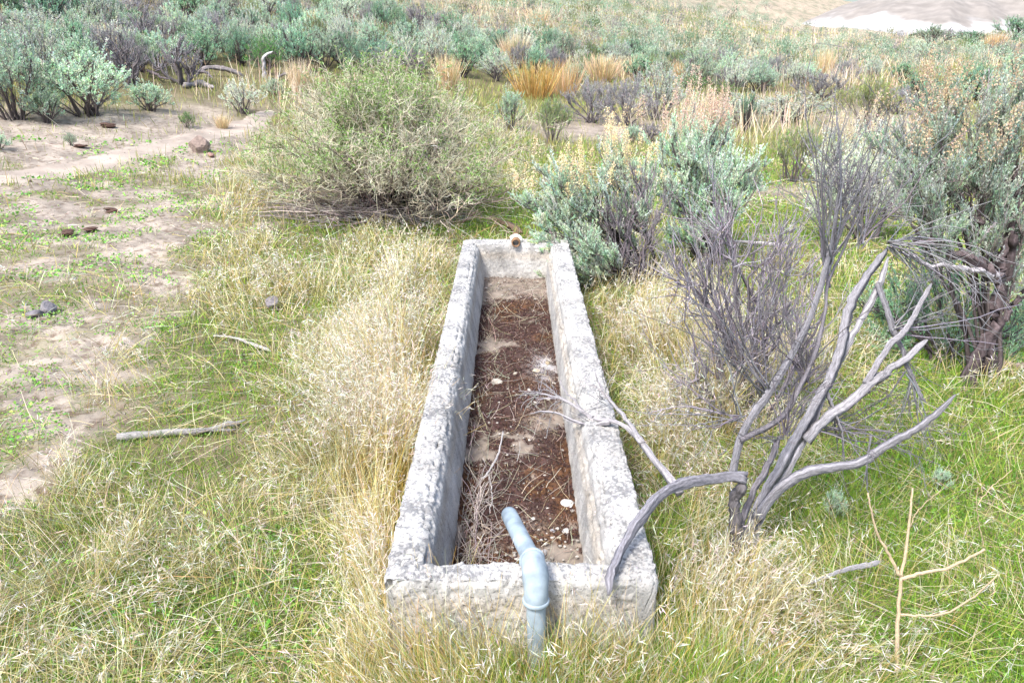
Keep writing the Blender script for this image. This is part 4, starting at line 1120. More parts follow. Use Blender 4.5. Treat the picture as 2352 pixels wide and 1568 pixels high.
X = rr_ * np.sin(np.radians(az)); Y = rr_ * np.cos(np.radians(az)); Z = height(X, Y); PX, PY = proj(X, Y, Z)
ok = (PY < np.interp(PX, BASEMAX_X, BASEMAX_Y)) & ~((rr_ > 84) & (az > 17.0))
dn = fbm(X * .15, Y * .15, 66, 3)
grid = {}
def near_any(x, y, rad):
    gx, gy = int(x // 3), int(y // 3)
    for i in (-1, 0, 1):
        for j in (-1, 0, 1):
            for (a, b, c) in grid.get((gx + i, gy + j), ()):
                if math.hypot(a - x, b - y) < (rad + c) * .80: return True
    return False
for a, b, c in placed: grid.setdefault((int(a // 3), int(b // 3)), []).append((a, b, c))
scat = []
for i in range(NC):
    if not ok[i]: continue
    w_ = rs.uniform(.55, 1.02); x, y, rad = X[i], Y[i], rr_[i]
    spacing = w_ * (1 + .45 * float(sstep(35, 60, rad))) * (.70 + max(0, .50 - dn[i]) * 3.0) * (1 + .9 * float(sstep(60, 95, rad))) 
    if spacing > 2.2 or near_any(x, y, spacing): continue
    grid.setdefault((int(x // 3), int(y // 3)), []).append((x, y, spacing)); scat.append((x, y, Z[i], w_, PX[i], PY[i], rad))
nobj = 0; far = Geo()
LIM = 300 - len(HAND)
for (x, y, z, w_, px, py, rad) in scat:
    left = px < 1200
    p = np.array([.30, .16, .17, .10, .10, .07, .08, .02]) if left else np.array([.34, .17, .20, .04, .10, .04, .10, .01])
    kd = kinds[rs.choice(8, p=p / p.sum())]
    hh = w_ * rs.uniform(1.0, 1.55) * (1.05 if left else .95); ww = w_ * rs.uniform(.95, 1.3)
    if -60 < px < 2410 and nobj < LIM:
        sz = 'small' if hh < .62 else ('medium' if hh < .88 else 'tall'); side = 'nearer' if rad < 30 else 'farther'
        put(kd, (x, y, z - .02), hh, ww, '%s %s %s, %s' % (sz, DESC[kd], zone(px, py), side), GRP[kd])
        nobj += 1
    else:
        v, q, t, c = VAR[kd][rs.integers(len(VAR[kd]))][2]; a = rs.uniform(0, 6.28)
        M = np.array([[math.cos(a) * ww, -math.sin(a) * ww, 0], [math.sin(a) * ww, math.cos(a) * ww, 0], [0, 0, hh]])
        far.add(v @ M.T + np.array([x, y, z - .02]), q, t, np.clip(c * rs.uniform(.38, .80), 0, 1))
print('scattered', len(scat), 'objects', nobj, 'verts far', far.n)
tag(far.build('far_sagebrush', M_grass, smooth=False), 'sagebrush scrub covering the far slopes below the hills', 'scrub', kind='stuff')

# ------------------------------------------------------------------ tall bunch grass clumps
def clump_geo(seed, cols, n=420, h=1.0, spread=.22):
    r = np.random.default_rng(seed); g = Geo()
    a = r.uniform(0, 6.28, n); q = np.sqrt(r.uniform(0, 1, n)) * spread
    st = np.stack([q * np.cos(a), q * np.sin(a), -.03 * np.ones(n)], -1)
    d = np.stack([np.cos(a) * q * 1.1 + r.normal(0, .12, n), np.sin(a) * q * 1.1 + r.normal(0, .12, n), np.ones(n)], -1)
    c = pick(cols, [3, 2, 1], n, r, lv=.2)
    P = blades(g, st, d, h * r.uniform(.55, 1.05, n), .013, c, K=5, droop=.02, wig=.05, tipw=.25, r=r)
    return g.mesh('stems', M_grass, False)
CL = {'green': [clump_geo(6, [(.07, .18, .04), (.11, .26, .05), (.15, .32, .06)], n=260)],
      'orange': [clump_geo(1, [(.52, .33, .11), (.34, .22, .06), (.60, .46, .24)], n=300, spread=.3), clump_geo(2, [(.60, .44, .24), (.52, .34, .16), (.64, .52, .34)], n=260, spread=.3)],
      'tan': [clump_geo(3, [(.66, .53, .34), (.60, .46, .28), (.52, .44, .20)]), clump_geo(4, [(.68, .56, .40), (.56, .46, .28), (.64, .50, .30)])]}
CLUMPS = [
 ('orange', 0, 1228, 224, 130, 120, 'brightest orange bunch grass clump with a dark foot, right of the big leafy bush'),
 ('orange', 1, 1294, 218, 128, 100, 'paler orange bunch grass clump right beside the brightest one'),
 ('tan', 0, 1028, 205, 122, 90, 'tall tan bunch grass behind the right crown of the big leafy bush'),
 ('orange', 1, 1008, 98, 58, 40, 'small orange grass clump among sagebrush above the big leafy bush'),
 ('tan', 1, 1180, 145, 70, 90, 'pinkish tan bunch grass above the brightest orange clump'),
 ('tan', 0, 1380, 185, 120, 110, 'tan bunch grass behind the left grey bush of the rounded row'),
 ('tan', 1, 1440, 178, 125, 80, 'tan bunch grass behind the middle grey bush of the rounded row'),
 ('orange', 1, 1562, 178, 135, 60, 'yellowish orange bunch grass left of the grey leafless bush with dark trunk'),
 ('tan', 1, 1755, 160, 118, 70, 'yellow tan bunch grass in the hollow left of the white hill'),
 ('tan', 0, 1890, 190, 105, 60, 'narrow straw yellow clump on the flat below the white hill'),
 ('orange', 1, 2284, 108, 66, 55, 'orange grass clump against the hill near the right edge'),
 ('tan', 0, 90, 118, 50, 100, 'tall straw in front of the broad pale sagebrush, upper left'),
 ('tan', 1, 245, 128, 50, 80, 'tall straw right of the broad pale sagebrush, upper left'),
 ('tan', 0, 715, 70, 20, 90, 'tan grass clump near the top edge above the fallen logs'),
 ('tan', 1, 1235, 60, 15, 70, 'pale tan grass clump near the top edge above the orange clumps'),
 ('orange', 0, 700, 62, 45, 26, 'little rust orange grass tuft left of the tan clump near the top edge'),
 ('tan', 1, 690, 215, 130, 70, 'straw coloured grass on the left shoulder of the big leafy bush'),
 ('tan', 0, 512, 296, 262, 46, 'yellow green tuft of grass on the near side of the path bend'),
 ('tan', 1, 2010, 150, 110, 50, 'short tan grass clump on the flat in front of the white hill'),
 ('green', 0, 945, 500, 440, 90, 'dark green grass tuft growing from the foot of the big leafy bush'),
 ('green', 0, 940, 985, 905, 55, 'coarse bright green grass tuft against the left wall of the trough'),
 ('green', 0, 1440, 700, 655, 60, 'green grass tuft at the outer side of the right wall, far end'),
 ('green', 0, 845, 1545, 1440, 90, 'deep green grass tuft below the front left corner of the trough'),
 ('tan', 0, 865, 85, 40, 70, 'tan grass clump above the tufted sagebrush with dark stems'),
]
for kd, vi, bx, by, ty, wpx, lb in CLUMPS:
    p = on_ground(bx, by); dep = p[1] * cp - (p[2] - CAM_Z) * sp
    dt = ray(bx, ty); zt = CAM_Z + dt[2] * p[1] / dt[1]
    o = thing('bunch_grass', p, lb, 'grass clump', 'bunch grass clumps', rb.uniform(0, 6), (wpx * dep / FPX / 1.05,) * 2 + ((zt - p[2]) * 1.0,))
    m_ = bpy.data.objects.new('stems', CL[kd][vi]); C.objects.link(m_); m_.parent = o

# ------------------------------------------------------------------ driftwood, stones, dung, stalks
def stick(name, specs, label, cat='stick', group=None, S=12, flute=.16, wig=.004, seed=1, mat=None, twg=None, K=24, part=None):
    """a branch lying on its own: specs = [(world points, r0, r1, colour)]"""
    rr = np.random.default_rng(seed); o0 = np.asarray(specs[0][0][0]); g = Geo()
    for pts, r0, r1, col in specs:
        P = spline(pts, K)[None] - o0; P = gnarl(P, rr, r0, wig)
        tubes(g, P, r0, r1, S=S, col=col, flute=flute, colvar=.17, r=rr, cap=True, rad=worn(r0, r1, K, rr))
    if twg is not None:
        for (q, d, ln, n, col) in twg:
            q = np.asarray(q) - o0
            P = grow(q + rr.normal(0, .008, (n, 3)), np.asarray(d, float) + rr.normal(0, .38, (n, 3)), ln * rr.uniform(.4, 1.1, n), 7, .20, 0, rr)
            tubes(g, P, .0022, .0009, S=4, col=vary(col, n, .04, .2, rr), r=rr)
            k = np.repeat(np.arange(n), 3); i = rr.integers(1, 7, n * 3); Q = grow(P[k, i], norm(P[k, i] - P[k, i - 1]) + rr.normal(0, .6, (n * 3, 3)), ln * .35, 5, .25, 0, rr)
            tubes(g, Q, .0012, .0006, S=3, col=vary(col, n * 3, .04, .2, rr), r=rr)
    o = g.build(name, mat or M_wood); o.location = o0
    return tag(o, label, cat, group)
def gnd(l, up): return [on_ground(a, b) + np.array([0, 0, up]) for a, b in l]
DW = (.24, .23, .225)
stick('driftwood', [(gnd([(272, 1016), (340, 1008), (430, 1001), (500, 994), (540, 985), (568, 974)], .03), .016, .009, DW), (gnd([(430, 1003), (500, 1000), (545, 996)], .025), .010, .006, (.16, .15, .15))], 'long grey weathered branch lying in the grass left of the trough', 'branch', seed=3)
stick('stick', [(gnd([(492, 783), (530, 784), (565, 796), (600, 808), (624, 817)], .03), .006, .011, (.36, .34, .32))], 'short pale stick lying in green grass above the long grey branch', seed=4)
FB = (.30, .285, .295)
stick('fallen_branch', [
    (A((1562, 1132, 2.24), (1530, 1085, 2.33), (1490, 1035, 2.44), (1455, 995, 2.54), (1420, 972, 2.63), (1370, 962, 2.72), (1320, 930, 2.84), (1270, 908, 2.97), (1205, 903, 3.10)), .014, .0035, FB),
    (A((1475, 1018, 2.48), (1440, 965, 2.62), (1405, 925, 2.74), (1375, 880, 2.88), (1365, 850, 2.95)), .009, .002, FB),
    (A((1400, 970, 2.66), (1350, 975, 2.72), (1300, 955, 2.83), (1250, 945, 2.93), (1215, 950, 2.98)), .008, .002, FB),
    (A((1340, 945, 2.79), (1300, 900, 2.92), (1285, 870, 3.02)), .005, .0015, FB)],
    'bare forked branch fallen across the right wall with its tips over the moss', 'branch', seed=6,
    twg=[(at(1290, 915, 2.93), (-.9, .3, .05), .16, 9, FB), (at(1360, 962, 2.73), (-.6, .2, -.35), .12, 8, FB), (at(1390, 915, 2.78), (-.1, .4, .5), .14, 7, FB), (at(1240, 905, 3.03), (-.8, .2, -.2), .12, 7, FB)])
stick('stick', [(gnd([(1232, 1532), (1262, 1524), (1300, 1504), (1340, 1474), (1374, 1440)], .14), .005, .0085, (.34, .31, .27))], 'bent pale stick poking up through the grass in front of the pipe', seed=8)
stick('stick', [(gnd([(1215, 1460), (1260, 1462), (1320, 1462), (1370, 1470)], .16), .004, .006, (.22, .18, .16))], 'thin brown twig lying across the grass at the foot of the pipe', seed=9)
stick('stick', [(gnd([(1830, 1400), (1900, 1372), (1960, 1352), (2012, 1342)], .10), .004, .009, (.30, .29, .30))], 'thin grey stick in dry grass right of the foot of the bleached dead shrub', seed=10)
stick('log', [(gnd([(1128, 508), (1150, 520), (1172, 531), (1200, 543)], .04), .022, .030, (.17, .12, .09))], 'short dark brown log end lying just behind the far end of the trough', 'log', seed=11)
stick('log', [(gnd([(2285, 850), (2320, 858), (2365, 866)], .05), .026, .022, (.20, .16, .13))], 'brown log lying behind the foot of the crooked trunk at the right edge', 'log', seed=12)
stick('log', [([on_ground(448, 176) + [0, 0, .03], on_ground(470, 176) + [0, 0, .16], on_ground(500, 176) + [0, 0, .19], on_ground(530, 177) + [0, 0, .13], on_ground(560, 178) + [0, 0, .03]], .04, .06, (.21, .185, .18))], 'arched grey log lying among the sagebrush, upper left', 'log', seed=13)
stick('log', [(gnd([(425, 204), (445, 200), (470, 202), (492, 210)], .07), .05, .04, (.23, .21, .21)), (gnd([(430, 190), (455, 186), (480, 192), (492, 203)], .20), .03, .02, (.17, .15, .16))], 'pair of grey curved limbs lying at the foot of the forked dead bush', 'log', seed=14)
stick('snag', [([on_ground(606, 180), on_ground(606, 180) + [.02, 0, .25], on_ground(606, 180) + [.08, 0, .48], on_ground(606, 180) + [.28, 0, .60]], .045, .02, (.34, .33, .34))], 'bent silvery snag standing in front of the vivid green bush', 'snag', seed=15)
stick('branch', [([on_ground(630, 184), on_ground(630, 184) + [.25, 0, .12], on_ground(630, 184) + [.6, .1, .10], on_ground(700, 190)], .03, .012, (.18, .16, .17))], 'low dark branch on the ground right of the bent silvery snag', 'branch', seed=16, twg=[(on_ground(650, 184) + [0, 0, .1], (.8, 0, .3), .4, 14, (.25, .23, .25))])
stick('branch', [(gnd([(340, 176), (362, 186), (375, 192), (392, 196)], .12), .03, .015, (.13, .11, .12)), (gnd([(362, 186), (378, 178), (388, 165)], .20), .02, .01, (.14, .12, .13))], 'dark crooked branch on the ground left of the forked dead bush', 'branch', seed=17)
stick('branch', [([on_ground(1640, 590) + [0, 0, .12], on_ground(1720, 590) + [0, 0, .13], on_ground(1812, 592) + [0, 0, .10]], .010, .014, (.33, .31, .31))], 'long straight pale branch lying behind the dark leafless bushes', 'branch', seed=18)
for (a, b, w_, h_, cl, lb, cat, nm, sd) in [
    (628, 712, .075, .065, (.16, .145, .155), 'dark pointed grey stone half hidden in straw left of the trough', 'rock', 'rock', 1),
    (112, 716, .080, .050, (.17, .16, .17), 'rounded dark grey stone with pale lichen on the bare soil, left edge', 'rock', 'rock', 2),
    (82, 728, .060, .030, (.14, .13, .14), 'low dark stone leaning against the rounded one near the left edge', 'rock', 'rock', 3),
    (460, 348, .21, .16, (.24, .185, .16), 'reddish brown rock in a straw tuft beside the path', 'rock', 'rock', 4),
    (485, 362, .07, .05, (.24, .15, .13), 'small reddish stone just below the reddish brown rock', 'rock', 'rock', 5),
    (238, 1562, .022, .018, (.50, .49, .48), 'small whitish stone at the bottom edge of the lower left grass', 'rock', 'rock', 6),
    (70, 418, .03, .02, (.20, .15, .12), 'tiny dark clod on the bare soil below the path', 'clod', 'clod', 7)]:
    rock(nm, on_ground(a, b), (w_, w_ * .75, h_), cl, lb, cat, 40 + sd, rz=sd * 1.1)
def dung(px, py, s, label, seed):
    rr = np.random.default_rng(seed); g = Geo()
    for k in range(5):
        q = rock_geo(rr, (s * rr.uniform(.6, 1), s * rr.uniform(.4, .7), s * .16), (.075, .045, .035), n=3, seed=seed + k)
        q.v[0] = (q.v[0] + np.array([rr.normal(0, s * .22), rr.normal(0, s * .16), s * .10 * k])).astype(np.float32); g.join(q)
    o = g.build('cow_dung', M_stone, smooth=False); o.location = on_ground(px, py) + np.array([0, 0, .01]); tag(o, label, 'dung', 'dried cow dung on the bare ground')
dung(157, 541, .085, 'largest dark brown cow pat on the bare ground, left', 200)
dung(207, 532, .065, 'flat brown cow pat just right of the largest one', 210)
dung(254, 488, .070, 'dark cow pat lying alone above the other two', 220)
dung(186, 340, .085, 'small dark pat beside the tiny round sagebrush above the path', 230)
dung(246, 293, .12, 'broken dark lumps at the far edge of the bare ground', 240)
TN = (.60, .47, .31)
bs = on_ground(2062, 1560)
st_ = thing('dry_stalk', bs, 'leafless tan forked weed stalk standing in the grass, lower right', 'stalk')
def tl(specs, name, label=None):
    g = Geo(); rr = np.random.default_rng(9)
    for pts, r0, r1, c in specs:
        P = spline(pts, 20)[None] - bs; P[:, 1:-1] += rr.normal(0, .0015, (1, 18, 3)); tubes(g, P, r0, r1, S=8, col=c, flute=.06, r=rr, cap=True)
    g.build(name, M_wood, st_)
Yk = bs[1]
tl([(A((2062, 1570, Yk), (2060, 1480, Yk + .01), (2064, 1400, Yk + .03), (2070, 1325, Yk + .05), (2084, 1240, Yk + .08), (2092, 1165, Yk + .10), (2096, 1120, Yk + .12)), .0075, .0026, TN)], 'stem')
tl([(A((2070, 1328, Yk + .05), (2120, 1316, Yk + .03), (2190, 1298, Yk + .02), (2262, 1260, Yk)), .0062, .0034, TN)], 'side_branch')
tl([(A((2068, 1322, Yk + .05), (2040, 1270, Yk + .06), (2012, 1215, Yk + .06), (1993, 1132, Yk + .07)), .0048, .0024, TN)], 'side_branch')
tl([(A((2063, 1408, Yk + .03), (2110, 1414, Yk), (2160, 1410, Yk - .02), (2230, 1375, Yk - .03), (2292, 1318, Yk - .04)), .0040, .0020, TN)], 'side_branch')
tl([(A((2088, 1215, Yk + .09), (2110, 1170, Yk + .1), (2160, 1125, Yk + .1)), .0018, .0009, TN)], 'side_branch')
bs = on_ground(2250, 1290)
st_ = thing('dry_stalk', bs, 'thin pale forked twig leaning in the green grass near the right edge', 'stalk')
tl([(A((2262, 1260, bs[1]), (2248, 1200, bs[1]), (2243, 1150, bs[1]), (2246, 1118, bs[1])), .0022, .0012, TN), (A((2246, 1160, bs[1]), (2275, 1120, bs[1]), (2325, 1078, bs[1])), .0016, .0009, TN)], 'stem')

# dry stems and root fibres lying in the trough
def trough_straw():
    rr = np.random.default_rng(55); g = Geo(); n = 950
    x = rr.uniform(-.19, .23, n); y = rr.uniform(1.9, 5.3, n); m = (rr.uniform(0, 1, n) < .35 + .65 * (x < -.08)); x, y = x[m], y[m]; n = len(x)
    a = rr.normal(1.4, .9, n); L_ = rr.uniform(.03, .20, n)
    xe = np.clip(x + np.cos(a) * L_, -.19, .23); d = np.stack([xe - x, np.sin(a) * L_, rr.uniform(0, .35, n) * L_], -1)
    st = np.stack([x, y, bed_z(x, y) + rr.uniform(.008, .02, n)], -1)
    P = grow(st, d, np.linalg.norm(d, axis=1), 6, .16, -.02, rr); P[..., 2] = np.maximum(P[..., 2], .115); P[..., 0] = np.clip(P[..., 0], -.2, .245)
    tubes(g, P, .0012, .0007, S=3, col=pick([(.42, .36, .27), (.30, .24, .19), (.50, .46, .38)], [3, 2, 2], n, rr), r=rr)
    # tangle at the left foot near the pipe
    n = 170; st = np.stack([rr.normal(-.13, .025, n), rr.uniform(1.95, 2.65, n), rr.uniform(.12, .17, n)], -1); st[:, 0] = np.clip(st[:, 0], -.185, .1)
    P = grow(st, np.stack([rr.normal(.1, .5, n), rr.normal(0, 1, n), rr.normal(.1, .35, n)], -1), rr.uniform(.1, .3, n), 8, .22, -.03, rr); P[..., 0] = np.clip(P[..., 0], -.185, .24); P[..., 2] = np.maximum(P[..., 2], .12); P[..., 1] = np.maximum(P[..., 1], 1.93)
    tubes(g, P, .0016, .0009, S=3, col=vary((.40, .35, .31), n, .05, .25, rr), r=rr)
    tag(g.build('trough_straw', M_grass), 'dry stems and root fibres lying on the moss in the trough', 'straw', kind='stuff')
trough_straw()
stick('stick', [(A((1155, 990, 2.9), (1145, 1040, 2.72), (1120, 1085, 2.60), (1108, 1100, 2.56)), .0022, .0035, (.38, .36, .35)), (A((1120, 1085, 2.60), (1130, 1130, 2.5), (1125, 1180, 2.4)), .003, .0015, (.38, .36, .35))], 'slender forked pale twig on the moss near the left wall of the trough', seed=30)

# ------------------------------------------------------------------ grass, straw, weeds
rg = np.random.default_rng(90)
def cands(N, r0, r1, az=46):
    r = np.exp(rg.uniform(math.log(r0), math.log(r1), N)); a = np.radians(rg.uniform(-az, az, N))
    x, y = r * np.sin(a), r * np.cos(a); z = height(x, y); px, py = proj(x, y, z)
    bare = bareness(x, y, px, py); pd = np.where(r > 4, path_d(x, y) if N < 200000 else path_d(x, y), 9)
    return x, y, z, r, px, py, bare, pd
def keep(m, *a): return [q[m] for q in a]
def straw_field(px, py):
    s = (1.0 * G(px, py, 810, 960, 90, 150) + 1.0 * G(px, py, 900, 1150, 60, 200) + .7 * G(px, py, 940, 800, 50, 180) + .55 * G(px, py, 600, 660, 120, 70) + .5 * G(px, py, 250, 830, 50, 80) + .35 * G(px, py, 880, 620, 150, 70)
         + .95 * G(px, py, 1560, 900, 110, 130) + .7 * G(px, py, 1480, 720, 70, 90) + .7 * G(px, py, 1640, 1050, 120, 110) + .7 * G(px, py, 1150, 1480, 200, 80)
         + .6 * G(px, py, 1690, 1400, 130, 110) + .35 * G(px, py, 2150, 1480, 160, 90) + .5 * G(px, py, 2250, 960, 120, 60) + .4 * G(px, py, 200, 1350, 300, 160) + .6 * G(px, py, 600, 420, 60, 60) + .5 * G(px, py, 560, 470, 60, 60)
         + .5 * G(px, py, 1900, 800, 120, 120))
    return np.clip(s, 0, 1.2)
def front_zone(x, y): return np.exp(-((x - .08) / .62) ** 4) * (y < 1.765) * sstep(1.2, 1.4, y)
def green_field(px, py):
    s = (.9 * G(px, py, 1130, 500, 110, 35) + .7 * G(px, py, 620, 820, 200, 90) + .6 * G(px, py, 600, 1400, 250, 120) + .8 * G(px, py, 2050, 1200, 170, 110) + .7 * G(px, py, 1300, 1480, 220, 60)
         + .8 * G(px, py, 2280, 1020, 120, 110) + .8 * G(px, py, 650, 560, 140, 40) + .6 * G(px, py, 880, 520, 180, 22) + .5 * G(px, py, 300, 1130, 200, 130) + .6 * G(px, py, 1410, 880, 40, 140) + .6 * G(px, py, 1000, 1420, 150, 80) + .5 * G(px, py, 750, 700, 150, 80) + .7 * G(px, py, 2250, 1480, 150, 60))
    return np.clip(s, 0, 1)
GREENS = [(.17, .30, .030), (.12, .26, .025), (.26, .36, .05), (.09, .20, .04), (.33, .38, .09)]
STRAWS = [(.50, .44, .25), (.60, .55, .40), (.43, .36, .14), (.33, .25, .11), (.62, .60, .51)]
SW = [4, 3, 2.2, 1, 2]
# short green grass
x, y, z, r_, px, py, bare, pd = cands(330000, 1.2, 14)
n1 = fbm(x * 2.5, y * 2.5, 101, 4)
dens = (.48 + 1.05 * green_field(px, py) * (.6 + .8 * (n1 > .47)) + .45 * sstep(.47, .60, n1)) * (1 - .97 * bare)
weed = sstep(.53, .60, fbm(x * 1.6, y * 1.6, 103, 4))
dens = dens + bare * .05 + bare * .55 * weed * (py > 410) + bare * .35 * weed * (py <= 410)
dens = dens + .9 * front_zone(x, y) * (fbm(x * 3, y * 3, 107, 3) > .46); dens *= ~in_trough(x, y, .01); dens *= pd > .26; dens *= (1 - .45 * np.clip(straw_field(px, py), 0, 1))
m = rg.uniform(0, 1, len(x)) < dens
x, y, z, r_, px, py, bare = keep(m, x, y, z, r_, px, py, bare); n = len(x); print('green', n)
g = Geo(); h = (.030 + .065 * rg.uniform(0, 1, n) ** 1.5 + .32 * front_zone(x, y) * rg.uniform(.3, 1, n) + .05 * (px > 1500) + .05 * G(px, py, 1130, 500, 150, 50)) * (1 - .62 * bare)
d = rg.normal(0, .42, (n, 3)) + np.array([0, 0, 1]); d[:, 2] = np.abs(d[:, 2]); d[:, :2] *= (1 + 1.2 * bare)[:, None]
col = pick(GREENS, [4, 3, 3, 2, 2], n, rg, lv=.2)
blades(g, np.stack([x, y, z - .004], -1), d, h, np.maximum(.0024, .00085 * r_), col, K=3, droop=.22, wig=.12, r=rg)
tag(g.build('green_grass', M_grass, smooth=False), 'short green grass growing through the straw', 'grass', kind='stuff')
# standing straw
x, y, z, r_, px, py, bare, pd = cands(360000, 1.15, 16)
n1 = fbm(x * 3, y * 3, 111, 4); sf = straw_field(px, py)
dens = (.02 + .06 * sstep(.5, .62, n1) + .44 * sf * (.1 + 1.5 * sstep(.38, .62, n1)) + .50 * front_zone(x, y)) * (1 - .95 * bare)
dens *= (1 - .6 * G(px, py, 1130, 500, 110, 30)) * ~in_trough(x, y, .012); dens *= pd > .3
m = rg.uniform(0, 1, len(x)) < dens
x, y, z, r_, px, py, bare, sf = keep(m, x, y, z, r_, px, py, bare, sf); n = len(x); print('straw', n)
g = Geo(); front = front_zone(x, y)
h = (.10 + .10 * rg.uniform(0, 1, n) + .34 * sf * rg.uniform(.25, 1, n) + .30 * front * rg.uniform(.35, 1, n)) * np.where(y < 1.72, np.clip(.55 + .65 * (y - 1.0), .5, 1.0), 1)
lean = fbm(x * 1.7, y * 1.7, 113, 2) * 14
d = np.stack([np.cos(lean) * .35, np.sin(lean) * .35, np.ones(n)], -1) + rg.normal(0, .28, (n, 3)) * (1.15 - .35 * sf)[:, None]
side = np.where(x < 0, -1, 1) * np.exp(-np.minimum(np.abs(x - TX0), np.abs(x - TX1)) / .15) * (y > TY0) * (y < TY1)
d[:, 0] += side * .35
col = pick(STRAWS, SW, n, rg, lv=.14); col = np.where((G(px, py, 930, 1200, 60, 160) + front * .5 > rg.uniform(0, 1.2, n))[:, None], col * np.array([.95, .80, .50]), col)
P = blades(g, np.stack([x, y, z - .004], -1), d, h, np.maximum(.0018, .00066 * r_), col * np.array([.72, .72, .40]), K=5, droop=.09, wig=.07, tipw=.35, tipcol=np.clip(col * 1.12, 0, .9), r=rg)  # stems are yellower at the base; shade between them also painted in there
# drooping awns (cheatgrass heads)
hd = sstep(.45, .58, fbm(x * 6, y * 6, 117, 3)); k = np.nonzero((rg.uniform(0, 1, n) < (.08 + .75 * sf * hd)) & (r_ < 9))[0]; k = np.repeat(k, 7); nn = len(k)
t = rg.uniform(2.4, 4, nn); i = np.clip(t.astype(int), 0, 3); f = (t - i)[:, None]; p = P[k, i] * (1 - f) + P[k, i + 1] * f
dd = norm(P[k, -1] - P[k, -2]) * .7 + rg.normal(0, .5, (nn, 3)) + np.array([0, 0, -.35])
leaves(g, p, dd, rg.uniform(.018, .045, nn), np.maximum(.0026, .0009 * r_[k]), pick([(.66, .64, .57), (.56, .51, .41), (.42, .35, .28)], [4, 2, 1], nn, rg, lv=.1), rg)
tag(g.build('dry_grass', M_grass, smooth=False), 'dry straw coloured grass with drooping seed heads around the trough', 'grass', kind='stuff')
# fallen straw lying criss-cross
x, y, z, r_, px, py, bare, pd = cands(90000, 1.1, 12)
dens = (.34 + .2 * straw_field(px, py)) * (1 - .82 * bare) * (1 - .5 * green_field(px, py)) * ~in_trough(x, y, .10)
dens *= pd > .3
m = rg.uniform(0, 1, len(x)) < dens
x, y, z, r_, bare, px, py = keep(m, x, y, z, r_, bare, px, py); n = len(x); print('lying', n)
g = Geo(); a = fbm(x * .8, y * .8, 121, 2) * 12 + rg.normal(0, .8, n)
d = np.stack([np.cos(a), np.sin(a), rg.uniform(.02, .45, n)], -1)
ln_ = rg.uniform(.08, .34, n) * (1 - .55 * bare)
xe = x + np.cos(a) * ln_; ye = y + np.sin(a) * ln_; okk = ~in_trough(xe, ye, .05); x, y, z, r_, d, ln_ = keep(okk, x, y, z, r_, d, ln_); n = len(x)
P = blades(g, np.stack([x, y, z + rg.uniform(.0, .05, n)], -1), d, ln_, np.maximum(.0018, .0006 * r_), pick(STRAWS, SW, n, rg, lv=.15), K=5, droop=.07, wig=.09, tipw=.4, r=rg)
tag(g.build('fallen_straw', M_grass, smooth=False), 'fallen straw lying criss-cross over the ground', 'straw', kind='stuff')
# low broad-leaved weeds and litter on the bare soil
x, y, z, r_, px, py, bare, pd = cands(150000, 1.3, 13)
wd = sstep(.54, .62, fbm(x * 2.1, y * 2.1, 131, 4)); wd = np.maximum(wd, .8 * sstep(.56, .63, fbm(x * 1.6, y * 1.6, 103, 4)) * bare)
m = (rg.uniform(0, 1, len(x)) < 1.5 * wd * (.25 + .75 * bare) * (1 - .6 * straw_field(px, py))) & ~in_trough(x, y, .02) & (pd > .22)
x, y, z, r_ = keep(m, x, y, z, r_); n = len(x); print('weeds', n)
g = Geo(); d = rg.normal(0, 1, (n, 3)); d[:, 2] = np.abs(d[:, 2]) * .35 + .1
leaves(g, np.stack([x, y, z + rg.uniform(.002, .03, n)], -1), d, rg.uniform(.009, .026, n) * np.maximum(1, r_ / 5), rg.uniform(.007, .017, n) * np.maximum(1, r_ / 5), pick([(.18, .40, .06), (.24, .46, .10), (.12, .30, .06), (.34, .44, .12)], [3, 3, 2, 1.5], n, rg, lv=.2), rg)
tag(g.build('low_weeds', M_grass, smooth=False), 'low bright green weeds in patches on the bare soil', 'weeds', kind='stuff')
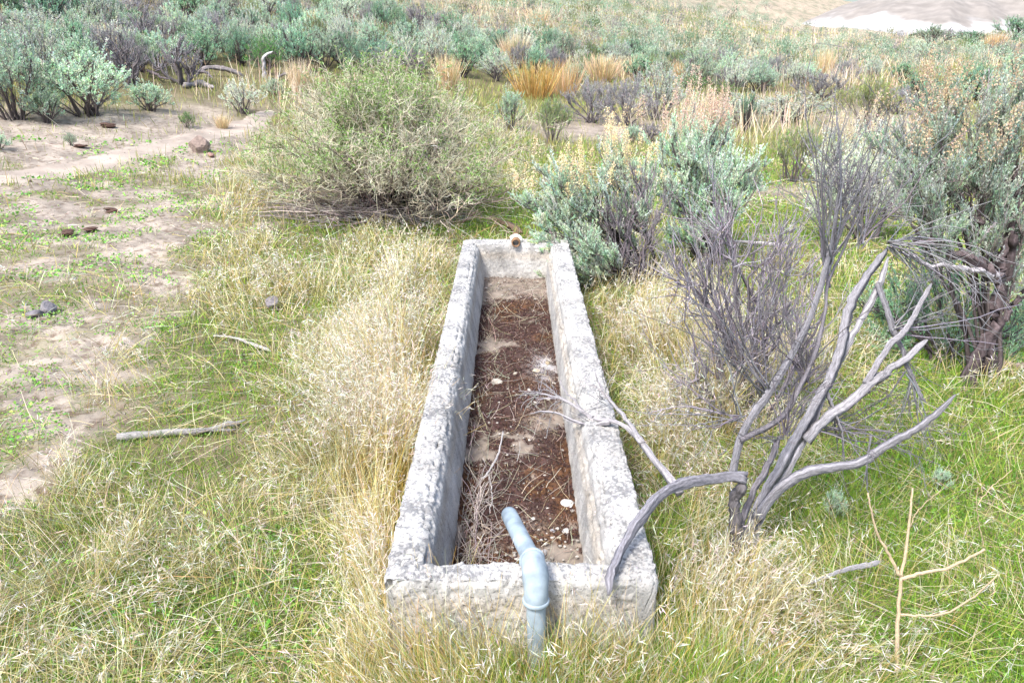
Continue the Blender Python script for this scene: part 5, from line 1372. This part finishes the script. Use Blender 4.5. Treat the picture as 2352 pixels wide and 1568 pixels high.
x, y, z, r_, px, py, bare, pd = cands(60000, 1.3, 15)
m = (rg.uniform(0, 1, len(x)) < .25 + .5 * bare) & ~in_trough(x, y, .02); x, y, z, r_ = keep(m, x, y, z, r_); n = len(x)
g = Geo(); d = rg.normal(0, 1, (n, 3)); d[:, 2] = np.abs(d[:, 2]) * .2
leaves(g, np.stack([x, y, z + rg.uniform(.004, .014, n)], -1), d, rg.uniform(.01, .05, n), np.maximum(.003, .0007 * r_), pick([(.48, .40, .30), (.16, .12, .09), (.62, .56, .46), (.30, .22, .17)], [3, 2, 2, 2], n, rg, lv=.2), rg)
tag(g.build('plant_litter', M_grass, smooth=False), 'small dead twigs and leaf litter scattered over the soil', 'litter', kind='stuff')
# grass of the slope
x, y, z, r_, px, py, bare, pd = cands(230000, 10, 80)
n1 = fbm(x * .5, y * .5, 141, 4)
m = (rg.uniform(0, 1, len(x)) < (.30 + .7 * sstep(.45, .6, n1)) * (1 - .93 * bare)) & (pd > .3); x, y, z, r_, px, n1, PYs = keep(m, x, y, z, r_, px, n1, py); n = len(x); print('slope', n)
g = Geo(); n2 = fbm(x * .22 + 7, y * .22, 142, 3); tall = (rg.uniform(0, 1, n) < (sstep(.46, .62, n2) * .42 * sstep(11, 22, r_) * (1 - G(px, PYs, 500, 175, 110, 40))))
h = np.where(tall, rg.uniform(.25, .75, n), rg.uniform(.05, .20, n))
d = rg.normal(0, .22, (n, 3)) + np.array([0, 0, 1])
cg = pick([(.27, .30, .08), (.34, .34, .12), (.20, .26, .07), (.44, .40, .20)], [3, 3, 2, 2], n, rg); ct = pick([(.62, .52, .38), (.58, .46, .30), (.64, .57, .45), (.56, .42, .25)], [4, 2, 3, 1], n, rg)
blades(g, np.stack([x, y, z - .01], -1), d, h, np.maximum(.006, .00075 * r_), np.where(tall[:, None], ct, cg), K=3, droop=.05, wig=.06, tipw=.3, r=rg)
tag(g.build('slope_grass', M_grass, smooth=False), 'olive and straw coloured grass between the bushes of the slope', 'grass', kind='stuff')
print('T all', time.time() - T0)
